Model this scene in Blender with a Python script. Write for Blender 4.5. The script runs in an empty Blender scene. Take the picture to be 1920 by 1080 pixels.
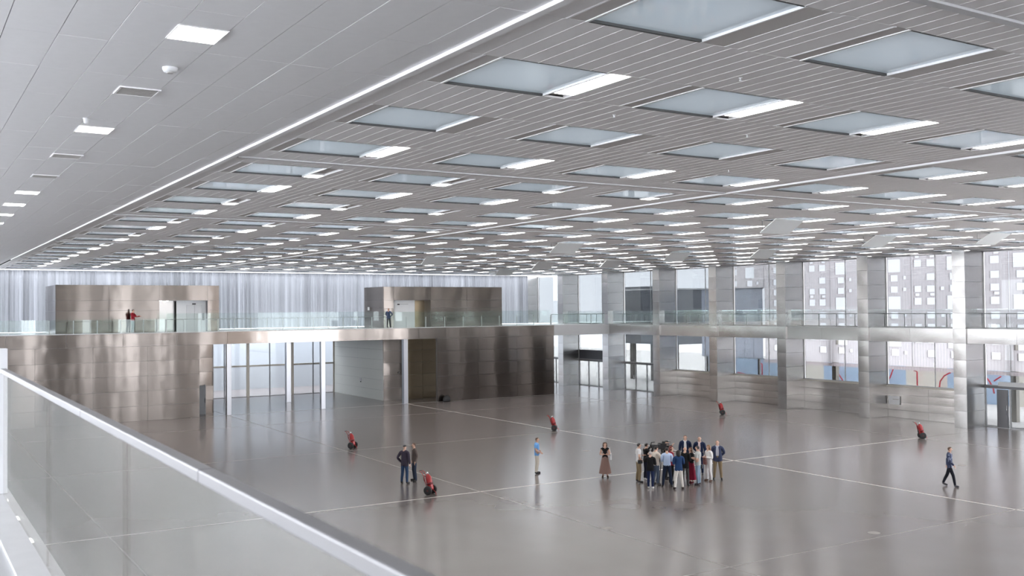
import bpy, bmesh, math, random
from mathutils import Vector, Matrix
random.seed(7)
scene = bpy.context.scene
COL = scene.collection
R = math.radians

# ------------------------------------------------------------------ camera, sky, exposure
cam_data = bpy.data.cameras.new('camera')
cam = bpy.data.objects.new('camera', cam_data); COL.objects.link(cam)
rot = Matrix(((0.8476332449, -0.0037290126, -0.5305694833),
              (-0.5305063620, -0.0229061469, -0.8473714111),
              (-0.0089934439, 0.9997306652, -0.0213942765)))
cam.matrix_world = Matrix.Translation((0, 0, 8.0)) @ rot.to_4x4()
cam_data.sensor_width = 36.0
cam_data.lens = 34.681
cam_data.clip_start = 0.05; cam_data.clip_end = 600
cam_data.dof.use_dof = True
cam_data.dof.focus_distance = 45.0
cam_data.dof.aperture_fstop = 5.0
scene.camera = cam

world = bpy.data.worlds.new('overcast_sky'); scene.world = world
world.use_nodes = True
wn = world.node_tree.nodes; wl = world.node_tree.links
bg = wn['Background']
bg.inputs['Color'].default_value = (0.89, 0.93, 1.0, 1)
bg.inputs['Strength'].default_value = 5.0
LAMP = 7.0
scene.view_settings.view_transform = 'Standard'
scene.view_settings.look = 'None'
scene.view_settings.gamma = 1.0
scene.view_settings.use_curve_mapping = False
scene.view_settings.exposure = 1.4
scene.cycles.max_bounces = 10
scene.cycles.diffuse_bounces = 5
scene.cycles.glossy_bounces = 5
scene.cycles.transparent_max_bounces = 24
scene.cycles.caustics_reflective = False
scene.cycles.caustics_refractive = False
scene.cycles.sample_clamp_indirect = 4.0
scene.cycles.use_denoising = True
scene.cycles.blur_glossy = 0.5

# ------------------------------------------------------------------ materials
MATS = {}
def new_mat(name):
    m = bpy.data.materials.new(name); m.use_nodes = True
    MATS[name] = m
    return m, m.node_tree.nodes, m.node_tree.links, m.node_tree.nodes['Principled BSDF']

def plain(name, col, rough=0.5, metal=0.0, spec=0.5, vary=0.06, scale=6.0):
    m, n, l, b = new_mat(name)
    b.inputs['Roughness'].default_value = rough
    b.inputs['Metallic'].default_value = metal
    b.inputs['Specular IOR Level'].default_value = spec
    if vary:
        tc = n.new('ShaderNodeTexCoord'); nz = n.new('ShaderNodeTexNoise')
        nz.inputs['Scale'].default_value = scale; nz.inputs['Detail'].default_value = 3
        mx = n.new('ShaderNodeMix'); mx.data_type = 'RGBA'
        mx.inputs['A'].default_value = tuple(c * (1 - vary) for c in col) + (1,)
        mx.inputs['B'].default_value = tuple(min(1, c * (1 + vary)) for c in col) + (1,)
        l.new(tc.outputs['Object'], nz.inputs['Vector']); l.new(nz.outputs['Fac'], mx.inputs['Factor'])
        l.new(mx.outputs['Result'], b.inputs['Base Color'])
    else:
        b.inputs['Base Color'].default_value = col + (1,)
    return m

def emit(name, col, s):
    m, n, l, b = new_mat(name)
    b.inputs['Base Color'].default_value = (0.8, 0.8, 0.8, 1)
    b.inputs['Emission Color'].default_value = col + (1,)
    b.inputs['Emission Strength'].default_value = s
    return m

def metal(name, col, rough, sx, sz, strength, dist=0.02, aniso=0.0, arot=0.0, fine=0.0):
    """rolled stainless sheet: slow waves of the sheet as bump, tall and narrow"""
    m, n, l, b = new_mat(name)
    b.inputs['Metallic'].default_value = 1.0
    geo = n.new('ShaderNodeNewGeometry')
    mp = n.new('ShaderNodeMapping'); mp.inputs['Scale'].default_value = (sx, sx, sz)
    l.new(geo.outputs['Position'], mp.inputs['Vector'])
    nz = n.new('ShaderNodeTexNoise'); nz.inputs['Scale'].default_value = 1.0; nz.inputs['Detail'].default_value = 1.5
    nz.inputs['Roughness'].default_value = 0.4
    l.new(mp.outputs['Vector'], nz.inputs['Vector'])
    bp = n.new('ShaderNodeBump'); bp.inputs['Strength'].default_value = strength; bp.inputs['Distance'].default_value = dist
    hgt = nz.outputs['Fac']
    if fine:
        nf = n.new('ShaderNodeTexNoise'); nf.inputs['Scale'].default_value = 1.5; nf.inputs['Detail'].default_value = 0.0
        l.new(geo.outputs['Position'], nf.inputs['Vector'])
        ma = n.new('ShaderNodeMath'); ma.operation = 'MULTIPLY_ADD'; ma.inputs[1].default_value = fine
        l.new(nf.outputs['Fac'], ma.inputs[0]); l.new(hgt, ma.inputs[2]); hgt = ma.outputs[0]
    l.new(hgt, bp.inputs['Height']); l.new(bp.outputs['Normal'], b.inputs['Normal'])
    oi = n.new('ShaderNodeObjectInfo')
    mx = n.new('ShaderNodeMix'); mx.data_type = 'RGBA'
    mx.inputs['A'].default_value = tuple(c * 0.94 for c in col) + (1,)
    mx.inputs['B'].default_value = tuple(min(1, c * 1.05) for c in col) + (1,)
    l.new(oi.outputs['Random'], mx.inputs['Factor']); l.new(mx.outputs['Result'], b.inputs['Base Color'])
    b.inputs['Roughness'].default_value = rough
    if aniso:
        tv = n.new('ShaderNodeCombineXYZ'); tv.inputs['Z'].default_value = 1.0   # the grain spreads highlights up and down
        l.new(tv.outputs[0], b.inputs['Tangent'])
        b.inputs['Anisotropic'].default_value = aniso; b.inputs['Anisotropic Rotation'].default_value = arot
    return m

def glass(name, tint, refl=1.0, rough=0.0, ior=1.5, haze=0.0, hazecol=(0.8, 0.85, 0.85)):
    m, n, l, b = new_mat(name)
    # the panes are real slabs with two faces, so each face takes half
    tint = tuple(c ** 0.5 for c in tint); haze *= 0.5; refl *= 0.6
    n.remove(b); out = n['Material Output']
    tr = n.new('ShaderNodeBsdfTransparent'); tr.inputs['Color'].default_value = tint + (1,)
    gl = n.new('ShaderNodeBsdfGlossy'); gl.inputs['Roughness'].default_value = rough
    gl.inputs['Color'].default_value = (0.95, 1, 0.98, 1)
    fr = n.new('ShaderNodeFresnel'); fr.inputs['IOR'].default_value = ior
    mul = n.new('ShaderNodeMath'); mul.operation = 'MULTIPLY'; mul.inputs[1].default_value = refl; mul.use_clamp = True
    l.new(fr.outputs['Fac'], mul.inputs[0])
    mix = n.new('ShaderNodeMixShader'); l.new(mul.outputs[0], mix.inputs['Fac'])
    base = tr.outputs[0]
    if haze > 0:
        df = n.new('ShaderNodeBsdfDiffuse'); df.inputs['Color'].default_value = hazecol + (1,)
        mh = n.new('ShaderNodeMixShader'); mh.inputs['Fac'].default_value = haze
        l.new(base, mh.inputs[1]); l.new(df.outputs[0], mh.inputs[2]); base = mh.outputs[0]
    l.new(base, mix.inputs[1]); l.new(gl.outputs[0], mix.inputs[2])
    l.new(mix.outputs[0], out.inputs['Surface'])
    return m

# floor: polished concrete with cloudy wear
m, n, l, b = new_mat('floor_concrete')
geo = n.new('ShaderNodeNewGeometry')
n1 = n.new('ShaderNodeTexNoise'); n1.inputs['Scale'].default_value = 0.35; n1.inputs['Detail'].default_value = 2
n2 = n.new('ShaderNodeTexNoise'); n2.inputs['Scale'].default_value = 3.0; n2.inputs['Detail'].default_value = 5
l.new(geo.outputs['Position'], n1.inputs['Vector']); l.new(geo.outputs['Position'], n2.inputs['Vector'])
mx = n.new('ShaderNodeMix'); mx.data_type = 'RGBA'
mx.inputs['A'].default_value = (0.158, 0.135, 0.127, 1); mx.inputs['B'].default_value = (0.195, 0.169, 0.160, 1)
l.new(n1.outputs['Fac'], mx.inputs['Factor']); l.new(mx.outputs['Result'], b.inputs['Base Color'])
b.inputs['Roughness'].default_value = 0.20
b.inputs['Specular IOR Level'].default_value = 0.5
plain('floor_line', (0.62, 0.57, 0.54), 0.3, vary=0.05)
plain('joint_line', (0.30, 0.27, 0.25), 0.4, vary=0.05)
plain('slat_grey', (0.92, 0.90, 0.895), 0.55, vary=0.02)
plain('slat_ridge', (0.90, 0.88, 0.87), 0.4, vary=0.0)
plain('tile_white', (0.86, 0.848, 0.85), 0.55, vary=0.03)
plain('plenum_dark', (0.10, 0.10, 0.10), 0.8, vary=0.0)
plain('slot_dark', (0.64, 0.61, 0.59), 0.6, vary=0.0)
plain('trim_white', (0.86, 0.85, 0.85), 0.35, vary=0.0)
plain('rail_grey', (0.62, 0.62, 0.63), 0.45, vary=0.02)
plain('white_paint', (0.72, 0.72, 0.73), 0.45, vary=0.03)
plain('vent_grey', (0.45, 0.43, 0.41), 0.5, vary=0.0)
plain('black', (0.012, 0.012, 0.013), 0.5, vary=0.0)
plain('shade_black', (0.015, 0.015, 0.017), 0.7, vary=0.0)
plain('door_grey', (0.20, 0.205, 0.215), 0.4, vary=0.03)
plain('frame_dark', (0.14, 0.14, 0.145), 0.4, 0.6, vary=0.0)
plain('frame_grey', (0.34, 0.34, 0.34), 0.35, 0.7, vary=0.0)
plain('frame_bronze', (0.40, 0.37, 0.32), 0.4, 0.6, vary=0.0)
plain('tile_pale', (0.80, 0.82, 0.77), 0.4, vary=0.03)
plain('ground_pale', (0.72, 0.70, 0.66), 0.8, vary=0.08, scale=0.3)
plain('hoarding_blue', (0.55, 0.72, 0.98), 0.6, vary=0.15, scale=0.4)
plain('hoarding_cream', (0.95, 0.90, 0.80), 0.6, vary=0.08, scale=0.4)
plain('red_tube', (0.62, 0.06, 0.09), 0.4, vary=0.0)
plain('block_grey', (0.17, 0.18, 0.20), 0.7, vary=0.12, scale=0.5)
plain('trunk_grey', (0.12, 0.11, 0.10), 0.8, vary=0.2, scale=3)
plain('red_paint', (0.36, 0.016, 0.018), 0.3, vary=0.0)
plain('red_dark', (0.16, 0.008, 0.012), 0.4, vary=0.0)
plain('chrome', (0.6, 0.6, 0.6), 0.25, 1.0, vary=0.0)
plain('skin', (0.62, 0.38, 0.28), 0.5, vary=0.04)
plain('hair_black', (0.018, 0.013, 0.011), 0.6, vary=0.0)
plain('hair_brown', (0.09, 0.045, 0.025), 0.6, vary=0.0)
plain('hair_red', (0.16, 0.03, 0.022), 0.6, vary=0.0)
plain('hair_long', (0.24, 0.125, 0.06), 0.6, vary=0.0)
plain('hair_grey', (0.40, 0.37, 0.35), 0.6, vary=0.0)
plain('steel_rail', (0.20, 0.194, 0.197), 0.38, 0.0, vary=0.02, scale=2)
plain('gallery_floor', (0.50, 0.505, 0.51), 0.35, vary=0.06)
plain('cap_stone', (0.66, 0.66, 0.66), 0.3, vary=0.08, scale=5)
emit('lamp_white', (1.0, 0.985, 0.96), LAMP)
emit('lamp_small', (1.0, 0.95, 0.82), 9.0)

metal('wall_steel', (0.26, 0.228, 0.205), 0.16, 0.7, 0.12, 0.5, 0.022, aniso=0.92, fine=0.26)
metal('column_steel', (0.50, 0.49, 0.48), 0.25, 0.9, 0.6, 0.35, 0.02)
metal('low_steel', (0.50, 0.48, 0.46), 0.25, 1.0, 0.5, 0.4, 0.02)
metal('post_steel', (0.36, 0.36, 0.375), 0.28, 0.6, 0.3, 0.2, 0.02)
metal('bronze_steel', (0.42, 0.33, 0.22), 0.25, 0.6, 1.5, 0.5, 0.03)

glass('window_glass', (0.086, 0.088, 0.091), 0.7)
glass('clear_glass', (0.55, 0.56, 0.57), 0.7)
glass('low_glass', (0.135, 0.137, 0.14), 0.7)
glass('clear_rail_glass', (0.93, 0.955, 0.95), 0.5, haze=0.02)
glass('rail_glass', (0.86, 0.93, 0.91), 0.5, haze=0.04, hazecol=(0.55, 0.68, 0.66))
glass('parapet_glass', (0.86, 0.94, 0.92), 1.0, haze=0.34, hazecol=(0.86, 0.93, 0.93))
glass('near_glass', (0.92, 0.895, 0.88), 0.42, haze=0.055, hazecol=(0.38, 0.355, 0.345))
glass('door_glass', (0.55, 0.60, 0.62), 1.0)

# ceiling glass: pale glass, mirror smooth, translucent to the sky above
m, n, l, b = new_mat('coffer_glass')
out = n['Material Output']
b.inputs['Base Color'].default_value = (0.56, 0.64, 0.67, 1)
b.inputs['Roughness'].default_value = 0.03
b.inputs['Specular IOR Level'].default_value = 0.8
tl = n.new('ShaderNodeBsdfTranslucent'); tl.inputs['Color'].default_value = (0.076, 0.084, 0.089, 1)
ad = n.new('ShaderNodeMixShader'); ad.inputs['Fac'].default_value = 0.35
l.new(b.outputs[0], ad.inputs[1]); l.new(tl.outputs[0], ad.inputs[2]); l.new(ad.outputs[0], out.inputs['Surface'])
plain('hatch_glass', (0.72, 0.74, 0.74), 0.35, vary=0.0)

# curtain cloth: translucent
m, n, l, b = new_mat('curtain_cloth')
n.remove(b); out = n['Material Output']
geo = n.new('ShaderNodeNewGeometry'); sp = n.new('ShaderNodeSeparateXYZ'); l.new(geo.outputs['Position'], sp.inputs[0])
nz = n.new('ShaderNodeTexNoise'); nz.noise_dimensions = '1D'; nz.inputs['Scale'].default_value = 1.6; nz.inputs['Detail'].default_value = 4
l.new(sp.outputs['X'], nz.inputs['W'])
mr = n.new('ShaderNodeMapRange'); mr.inputs['From Min'].default_value = 0.3; mr.inputs['From Max'].default_value = 0.7
mr.inputs['To Min'].default_value = 0.55; mr.inputs['To Max'].default_value = 1.15; l.new(nz.outputs['Fac'], mr.inputs['Value'])
tl = n.new('ShaderNodeBsdfTranslucent'); df = n.new('ShaderNodeBsdfDiffuse')
df.inputs['Color'].default_value = (0.56, 0.57, 0.60, 1)
vm = n.new('ShaderNodeVectorMath'); vm.operation = 'SCALE'; vm.inputs[0].default_value = (0.122, 0.126, 0.134)
l.new(mr.outputs['Result'], vm.inputs['Scale']); l.new(vm.outputs[0], tl.inputs['Color'])
ms = n.new('ShaderNodeMixShader'); ms.inputs['Fac'].default_value = 0.45
l.new(tl.outputs[0], ms.inputs[1]); l.new(df.outputs[0], ms.inputs[2]); l.new(ms.outputs[0], out.inputs['Surface'])

# pierced screen: fine ribbed fabric, lets some daylight through
m, n, l, b = new_mat('screen')
n.remove(b); out = n['Material Output']
geo = n.new('ShaderNodeNewGeometry'); sp = n.new('ShaderNodeSeparateXYZ'); l.new(geo.outputs['Position'], sp.inputs[0])
wv = n.new('ShaderNodeMath'); wv.operation = 'MULTIPLY'; wv.inputs[1].default_value = 26.0; l.new(sp.outputs['Y'], wv.inputs[0])
sn = n.new('ShaderNodeMath'); sn.operation = 'SINE'; l.new(wv.outputs[0], sn.inputs[0])
mr = n.new('ShaderNodeMapRange'); mr.inputs['From Min'].default_value = -1; mr.inputs['To Min'].default_value = 0.9; mr.inputs['To Max'].default_value = 1.06
l.new(sn.outputs[0], mr.inputs['Value'])
tl = n.new('ShaderNodeBsdfTranslucent'); df = n.new('ShaderNodeBsdfDiffuse')
for nd_, c_ in ((tl, (0.92, 0.865, 0.865)), (df, (0.80, 0.755, 0.75))):
    vm = n.new('ShaderNodeVectorMath'); vm.operation = 'SCALE'; vm.inputs[0].default_value = c_
    l.new(mr.outputs['Result'], vm.inputs['Scale']); l.new(vm.outputs[0], nd_.inputs['Color'])
ms = n.new('ShaderNodeMixShader'); ms.inputs['Fac'].default_value = 0.10
l.new(tl.outputs[0], ms.inputs[1]); l.new(df.outputs[0], ms.inputs[2]); l.new(ms.outputs[0], out.inputs['Surface'])

# pale sheet outside, grey blue and slightly see-through
m, n, l, b = new_mat('sheet_pale')
n.remove(b); out = n['Material Output']
tl = n.new('ShaderNodeBsdfTranslucent'); df = n.new('ShaderNodeBsdfDiffuse')
tl.inputs['Color'].default_value = (0.46, 0.49, 0.56, 1); df.inputs['Color'].default_value = (0.5, 0.52, 0.56, 1)
ms = n.new('ShaderNodeMixShader'); ms.inputs['Fac'].default_value = 0.2
l.new(tl.outputs[0], ms.inputs[1]); l.new(df.outputs[0], ms.inputs[2]); l.new(ms.outputs[0], out.inputs['Surface'])

# patterned shirts
def two_tone(name, a, bcol, scale, thr=0.5):
    m, n, l, b = new_mat(name)
    tc = n.new('ShaderNodeTexCoord'); vz = n.new('ShaderNodeTexNoise'); vz.inputs['Scale'].default_value = scale
    cr = n.new('ShaderNodeValToRGB'); cr.color_ramp.interpolation = 'CONSTANT'
    cr.color_ramp.elements[0].color = a + (1,); cr.color_ramp.elements[1].color = bcol + (1,)
    cr.color_ramp.elements[1].position = thr
    l.new(tc.outputs['Object'], vz.inputs['Vector']); l.new(vz.outputs['Fac'], cr.inputs['Fac'])
    l.new(cr.outputs['Color'], b.inputs['Base Color']); b.inputs['Roughness'].default_value = 0.8
two_tone('camo_navy', (0.02, 0.03, 0.075), (0.16, 0.18, 0.26), 9, 0.55)
two_tone('plaid_brown', (0.20, 0.09, 0.085), (0.30, 0.17, 0.15), 14, 0.5)

def cloth(col):
    key = 'cloth_%d_%d_%d' % tuple(int(c * 999) for c in col)
    return MATS.get(key) or plain(key, col, 0.85, spec=0.2, vary=0.08, scale=25)

# ------------------------------------------------------------------ mesh helpers
class MB:
    def __init__(s): s.v = []; s.f = []; s.m = []; s.sm = []
    def face(s, idx, mi=0, smooth=False): s.f.append(tuple(idx)); s.m.append(mi); s.sm.append(smooth)
    def box(s, x0, y0, z0, x1, y1, z1, mi=0):
        o = len(s.v)
        s.v += [(x0, y0, z0), (x1, y0, z0), (x1, y1, z0), (x0, y1, z0), (x0, y0, z1), (x1, y0, z1), (x1, y1, z1), (x0, y1, z1)]
        for q in ((0, 3, 2, 1), (4, 5, 6, 7), (0, 1, 5, 4), (1, 2, 6, 5), (2, 3, 7, 6), (3, 0, 4, 7)):
            s.face([o + k for k in q], mi)
        return s
    def bbox(s, x0, y0, z0, x1, y1, z1, bev, mi=0):
        bm = bmesh.new()
        r = bmesh.ops.create_cube(bm, size=1)
        bmesh.ops.scale(bm, vec=(x1 - x0, y1 - y0, z1 - z0), verts=bm.verts)
        bmesh.ops.translate(bm, vec=((x0 + x1) / 2, (y0 + y1) / 2, (z0 + z1) / 2), verts=bm.verts)
        bmesh.ops.bevel(bm, geom=bm.edges[:], offset=bev, segments=2, affect='EDGES', profile=0.5)
        s.addbm(bm, mi); return s
    def addbm(s, bm, mi=0, smooth=False):
        bm.verts.index_update(); o = len(s.v)
        s.v += [tuple(v.co) for v in bm.verts]
        for f in bm.faces: s.face([o + v.index for v in f.verts], mi, smooth)
        bm.free()
    def tube(s, pts, rad, seg=8, mi=0, caps=True):
        pts = [Vector(p) for p in pts]; rings = []
        rr = rad if isinstance(rad, (list, tuple)) else [rad] * len(pts)
        up0 = None
        for k, p in enumerate(pts):
            d = (pts[min(k + 1, len(pts) - 1)] - pts[max(k - 1, 0)]).normalized()
            if up0 is None or abs(d.dot(up0)) > 0.95:
                up0 = Vector((0, 0, 1)) if abs(d.z) < 0.9 else Vector((1, 0, 0))
            a = d.cross(up0).normalized(); c = a.cross(d).normalized(); up0 = c
            o = len(s.v)
            for q in range(seg):
                t = 2 * math.pi * q / seg
                s.v.append(tuple(p + (a * math.cos(t) + c * math.sin(t)) * rr[k]))
            rings.append(o)
        for k in range(len(rings) - 1):
            for q in range(seg):
                q2 = (q + 1) % seg
                s.face((rings[k] + q, rings[k] + q2, rings[k + 1] + q2, rings[k + 1] + q), mi, True)
        if caps:
            s.face([rings[0] + q for q in range(seg)][::-1], mi); s.face([rings[-1] + q for q in range(seg)], mi)
        return s
    def lathe(s, prof, seg=16, mi=0, mat=None):
        mat = mat or Matrix.Identity(4); rings = []
        for r, z in prof:
            o = len(s.v)
            for q in range(seg):
                t = 2 * math.pi * q / seg
                s.v.append(tuple(mat @ Vector((r * math.cos(t), r * math.sin(t), z))))
            rings.append(o)
        for k in range(len(rings) - 1):
            for q in range(seg):
                q2 = (q + 1) % seg
                s.face((rings[k] + q, rings[k] + q2, rings[k + 1] + q2, rings[k + 1] + q), mi, True)
        s.face([rings[0] + q for q in range(seg)][::-1], mi); s.face([rings[-1] + q for q in range(seg)], mi)
        return s
    def mesh(s, name, mats):
        me = bpy.data.meshes.new(name)
        me.from_pydata(s.v, [], s.f)
        for q in (mats if isinstance(mats, (list, tuple)) else [mats]): me.materials.append(MATS[q] if isinstance(q, str) else q)
        me.polygons.foreach_set('material_index', s.m); me.polygons.foreach_set('use_smooth', s.sm)
        me.update(); return me
    def build(s, name, mats, parent=None, loc=None, rz=0):
        return link(name, s.mesh(name, mats), parent, loc, rz)

def link(name, me, parent=None, loc=None, rz=0):
    o = bpy.data.objects.new(name, me); COL.objects.link(o)
    if parent: o.parent = parent
    if loc: o.location = loc
    if rz: o.rotation_euler = (0, 0, rz)
    return o
def empty(name, loc=(0, 0, 0), rz=0):
    o = bpy.data.objects.new(name, None); COL.objects.link(o); o.location = loc; o.rotation_euler = (0, 0, rz)
    o.empty_display_size = 0.2
    return o
def tag(o, label, cat, group=None):
    o['label'] = label; o['category'] = cat
    if group: o['group'] = group
    return o
def struct(o, label=None):
    o['kind'] = 'structure'
    if label: o['label'] = label
    return o

PANEL = {}
def panel_mesh(w, h, mat, var=0, t=0.03, bulge=0.007, gap=0.012, n=4):
    key = (round(w, 3), round(h, 3), mat, var, bulge, n)
    if key in PANEL: return PANEL[key]
    rnd = random.Random(hash((round(w * 1000), round(h * 1000), var)))
    b = MB(); bl = bulge * rnd.uniform(0.5, 1.3) * rnd.choice((1, 1, -0.8)); tw = rnd.uniform(-0.5, 0.5) * bulge
    for j in range(n + 1):
        for i in range(n + 1):
            u, v = i / n, j / n
            a, c = 2 * u - 1, 2 * v - 1
            d = bl * (1 - a * a) * (1 - c * c) + tw * a * c
            b.v.append((gap / 2 + u * (w - gap), -t - d, gap / 2 + v * (h - gap)))
    N = n + 1
    for j in range(n):
        for i in range(n): b.face((j * N + i, j * N + i + 1, (j + 1) * N + i + 1, (j + 1) * N + i), 0, True)
    # returned edges of the sheet
    for a, c in (((0, n)), ((n, N * N - 1)), ((N * N - 1, n * N)), ((n * N, 0))):
        o = len(b.v)
        pa, pc = b.v[a], b.v[c]
        b.v += [pa, pc, (pc[0], 0, pc[2]), (pa[0], 0, pa[2])]
        b.face((o + 1, o, o + 3, o + 2), 0)
    me = b.mesh('metal_panel', mat); PANEL[key] = me
    return me
def panels(parent, x0, z0, w, zs, y, mat, facing='-y', var=None, **kw):
    """one column of panels; zs = list of z levels"""
    for k in range(len(zs) - 1):
        me = panel_mesh(w, zs[k + 1] - zs[k], mat, random.randrange(4) if var is None else var, **kw)
        if facing == '-y': link('metal_panel', me, parent, (x0, y, zs[k]))
        else: link('metal_panel', me, parent, (y, x0, zs[k]), R(-90))

CZ = 11.55; MZ = 6.45; FZ = 5.5
PX, PY, GX, GY = 3.825, 3.8175, 6.53, 7.11
YW = 76.4; XC = 58.85; XW = 60.9

# ------------------------------------------------------------------ floor
fl = struct(MB().box(-14, -34, -0.4, 62, 110, -0.02).build('floor', 'plenum_dark'), 'polished grey brown concrete hall floor')
xs = [-14, GX, GX + 4 * PX, GX + 8 * PX, GX + 12 * PX, 61.0]
ys = [-34, -8.1, GY, GY + 4 * PY, GY + 8 * PY, GY + 12 * PY, GY + 16 * PY, YW, 92.2, 110]
for i in range(len(xs) - 1):
    for j in range(len(ys) - 1):
        g = 0.02
        MB().box(xs[i] + g, ys[j] + g, -0.1, xs[i + 1] - g, ys[j + 1] - g, 0).build('floor_slab', 'floor_concrete', fl)
def strip(x0, y0, x1, y1, mat, h=0.002):
    MB().box(x0, y0, -0.05, x1, y1, h).build('floor_strip', mat, fl)
for x in (xs[1], xs[2], xs[4]): strip(x - 0.03, -34, x + 0.03, YW - 0.1, 'joint_line')
for y in (ys[2], ys[3], ys[5], ys[6]): strip(-14, y - 0.03, 61, y + 0.03, 'joint_line')
strip(xs[3] - 0.055, -34, xs[3] + 0.055, YW - 0.1, 'floor_line')
strip(-14, ys[4] - 0.055, 52.5, ys[4] + 0.055, 'floor_line')
strip(19.0, YW - 0.07, 52.4, YW + 0.05, 'floor_line')
for x, y in ((29.3, 22.9), (22.0, 28.8), (33.0, 45.0), (45.2, 30.0)):   # floor box lids
    b = MB(); b.lathe([(0.22, 0.0), (0.22, 0.003), (0.19, 0.003), (0.19, 0.0015)], 20, 0, Matrix.Translation((x, y, 0)))
    b.build('floor_box_lid', 'joint_line', fl)

# ------------------------------------------------------------------ ceiling
NI, NJ = 14, 21
slab = MB()
Z0, Z1 = CZ + 0.07, CZ + 0.35
slab.box(-14, -34, Z0, GX + 0.1, 88, Z1); slab.box(GX + 14 * PX, -34, Z0, 62, 88, Z1); slab.box(GX + 0.1, -34, Z0, GX + 14 * PX, GY - 2 * PY, Z1)
for j in range(-2, NJ):
    y0 = GY + j * PY
    slab.box(GX + 0.1, y0, Z0, GX + 14 * PX, y0 + 0.86, Z1); slab.box(GX + 0.1, y0 + 2.68, Z0, GX + 14 * PX, min(88, y0 + PY), Z1)
    for i in range(NI):
        x0 = GX + i * PX
        slab.box(x0 + (0.1 if i == 0 else 0), y0 + 0.86, Z0, x0 + 0.74, y0 + 2.68, Z1); slab.box(x0 + 2.60, y0 + 0.86, Z0, x0 + PX, y0 + 2.68, Z1)
slab.box(GX + 0.1, GY + NJ * PY, Z0, GX + 14 * PX, 88, Z1)
ce = struct(slab.build('ceiling', 'plenum_dark'), 'grey slatted hall ceiling with glass coffers and a smooth pale left part')
CX0, CX1, CY0, CY1 = 0.42, 3.06, 0.86, 2.68      # coffer opening inside a cell
GX0, GX1 = 0.74, 2.60
slat_list = []                                   # (distance, x, y, w, l)
def slat_mesh(w, l):
    key = ('slat', round(w, 3), round(l, 3))
    if key not in PANEL:
        b = MB(); g = 0.0005
        b.box(g, 0.004, 0, w - g, l - 0.004, 0.03, 0)
        b.box(w - g - 0.016, 0.004, -0.003, w - g, l - 0.004, 0, 1)
        PANEL[key] = b.mesh('ceiling_slat', ['slat_grey', 'slat_ridge'])
    return PANEL[key]
for i in range(0, NI + 1):
    for j in range(-2, NJ):
        x0, y0 = GX + i * PX, GY + j * PY
        if j >= NJ: continue
        edge0 = 0.10 if i % 4 == 0 else 0.0
        yb0 = y0 + CY1; yb1 = y0 + PY + CY0
        # band between the coffers, twelve slats; the module rail splits it
        segs = [(yb0, yb1)]
        if (j + 1) % 4 == 0: segs = [(yb0, y0 + PY - 0.09), (y0 + PY + 0.09, yb1)]
        if j == NJ - 1: segs = [(yb0, min(yb1, 88))]
        for (a, c) in segs:
            nsl = 12; w = (PX - edge0) / nsl
            for k in range(nsl): slat_list.append((x0 + edge0 + k * w, a, w, c - a))
        # beside the coffer
        w = (PX - CX1) / 3
        for k in range(3): slat_list.append((x0 + CX1 + k * w, y0 + CY0, w, CY1 - CY0))
        w = (CX0 - edge0)
        slat_list.append((x0 + edge0, y0 + CY0, w, CY1 - CY0))
slat_list = [s for s in slat_list if s[0] < 61.5]
def seen_key(s):
    x, y = s[0] + s[2] / 2, s[1] + s[3] / 2
    q = rot.transposed() @ Vector((x, y, CZ - 8))
    px = 960 + 1849.7 * q[0] / -q[2] if q[2] < -0.5 else 9e9
    py = 540 - 1849.7 * q[1] / -q[2] if q[2] < -0.5 else 9e9
    inside = -60 < px < 1980 and -60 < py < 560
    return (0 if inside else 1, x * x + y * y)
slat_list.sort(key=seen_key)
for (x, y, w, l) in slat_list[:290]:
    link('ceiling_slat', slat_mesh(w, l), ce, (x, y, CZ))
b = MB()
for (x, y, w, l) in slat_list[290:]:
    g = 0.0005
    b.box(x + g, y + 0.004, CZ, x + w - g, y + l - 0.004, CZ + 0.03, 0)
    b.box(x + w - g - 0.016, y + 0.004, CZ - 0.003, x + w - g, y + l - 0.004, CZ, 1)
o = b.build('ceiling_slats', ['slat_grey', 'slat_ridge'], ce); o['kind'] = 'stuff'

# coffers: glass, slots, lips
def coffer_trim_mesh():
    b = MB()
    z = 0.0
    # recessed slot beds and cross walls
    b.box(CX0, CY0, 0.006, GX0, CY1, 0.06, 1)
    b.box(GX1, CY0, 0.05, CX1, CY1, 0.06, 1)
    # pale lips along Y
    b.box(CX0, CY0, -0.006, CX0 + 0.03, CY1, 0.05, 0)
    b.box(CX0 + 0.17, CY0, 0.01, CX0 + 0.20, CY1, 0.05, 0)
    b.box(GX0 - 0.035, CY0, -0.008, GX0, CY1, 0.05, 0)
    b.box(GX1, CY0, -0.006, GX1 + 0.035, CY1, 0.05, 0)
    b.box(CX1 - 0.015, CY0, -0.004, CX1, CY1, 0.05, 0)
    # dark reveals front and back of the glass
    b.box(GX0, CY0, 0.0, GX1, CY0 + 0.035, 0.05, 2)
    b.box(GX0, CY1 - 0.045, -0.004, GX1, CY1, 0.05, 2)
    return b.mesh('coffer_frame', ['trim_white', 'slot_dark', 'plenum_dark'])
def pane_mesh():
    b = MB(); b.v = [(GX0, CY0 + 0.03, 0.03), (GX1, CY0 + 0.03, 0.03), (GX1, CY1 - 0.04, 0.03), (GX0, CY1 - 0.04, 0.03)]; b.face((3, 2, 1, 0))
    return b.mesh('glass_panel', 'coffer_glass')
trim_me, pane_me = coffer_trim_mesh(), pane_mesh()
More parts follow.
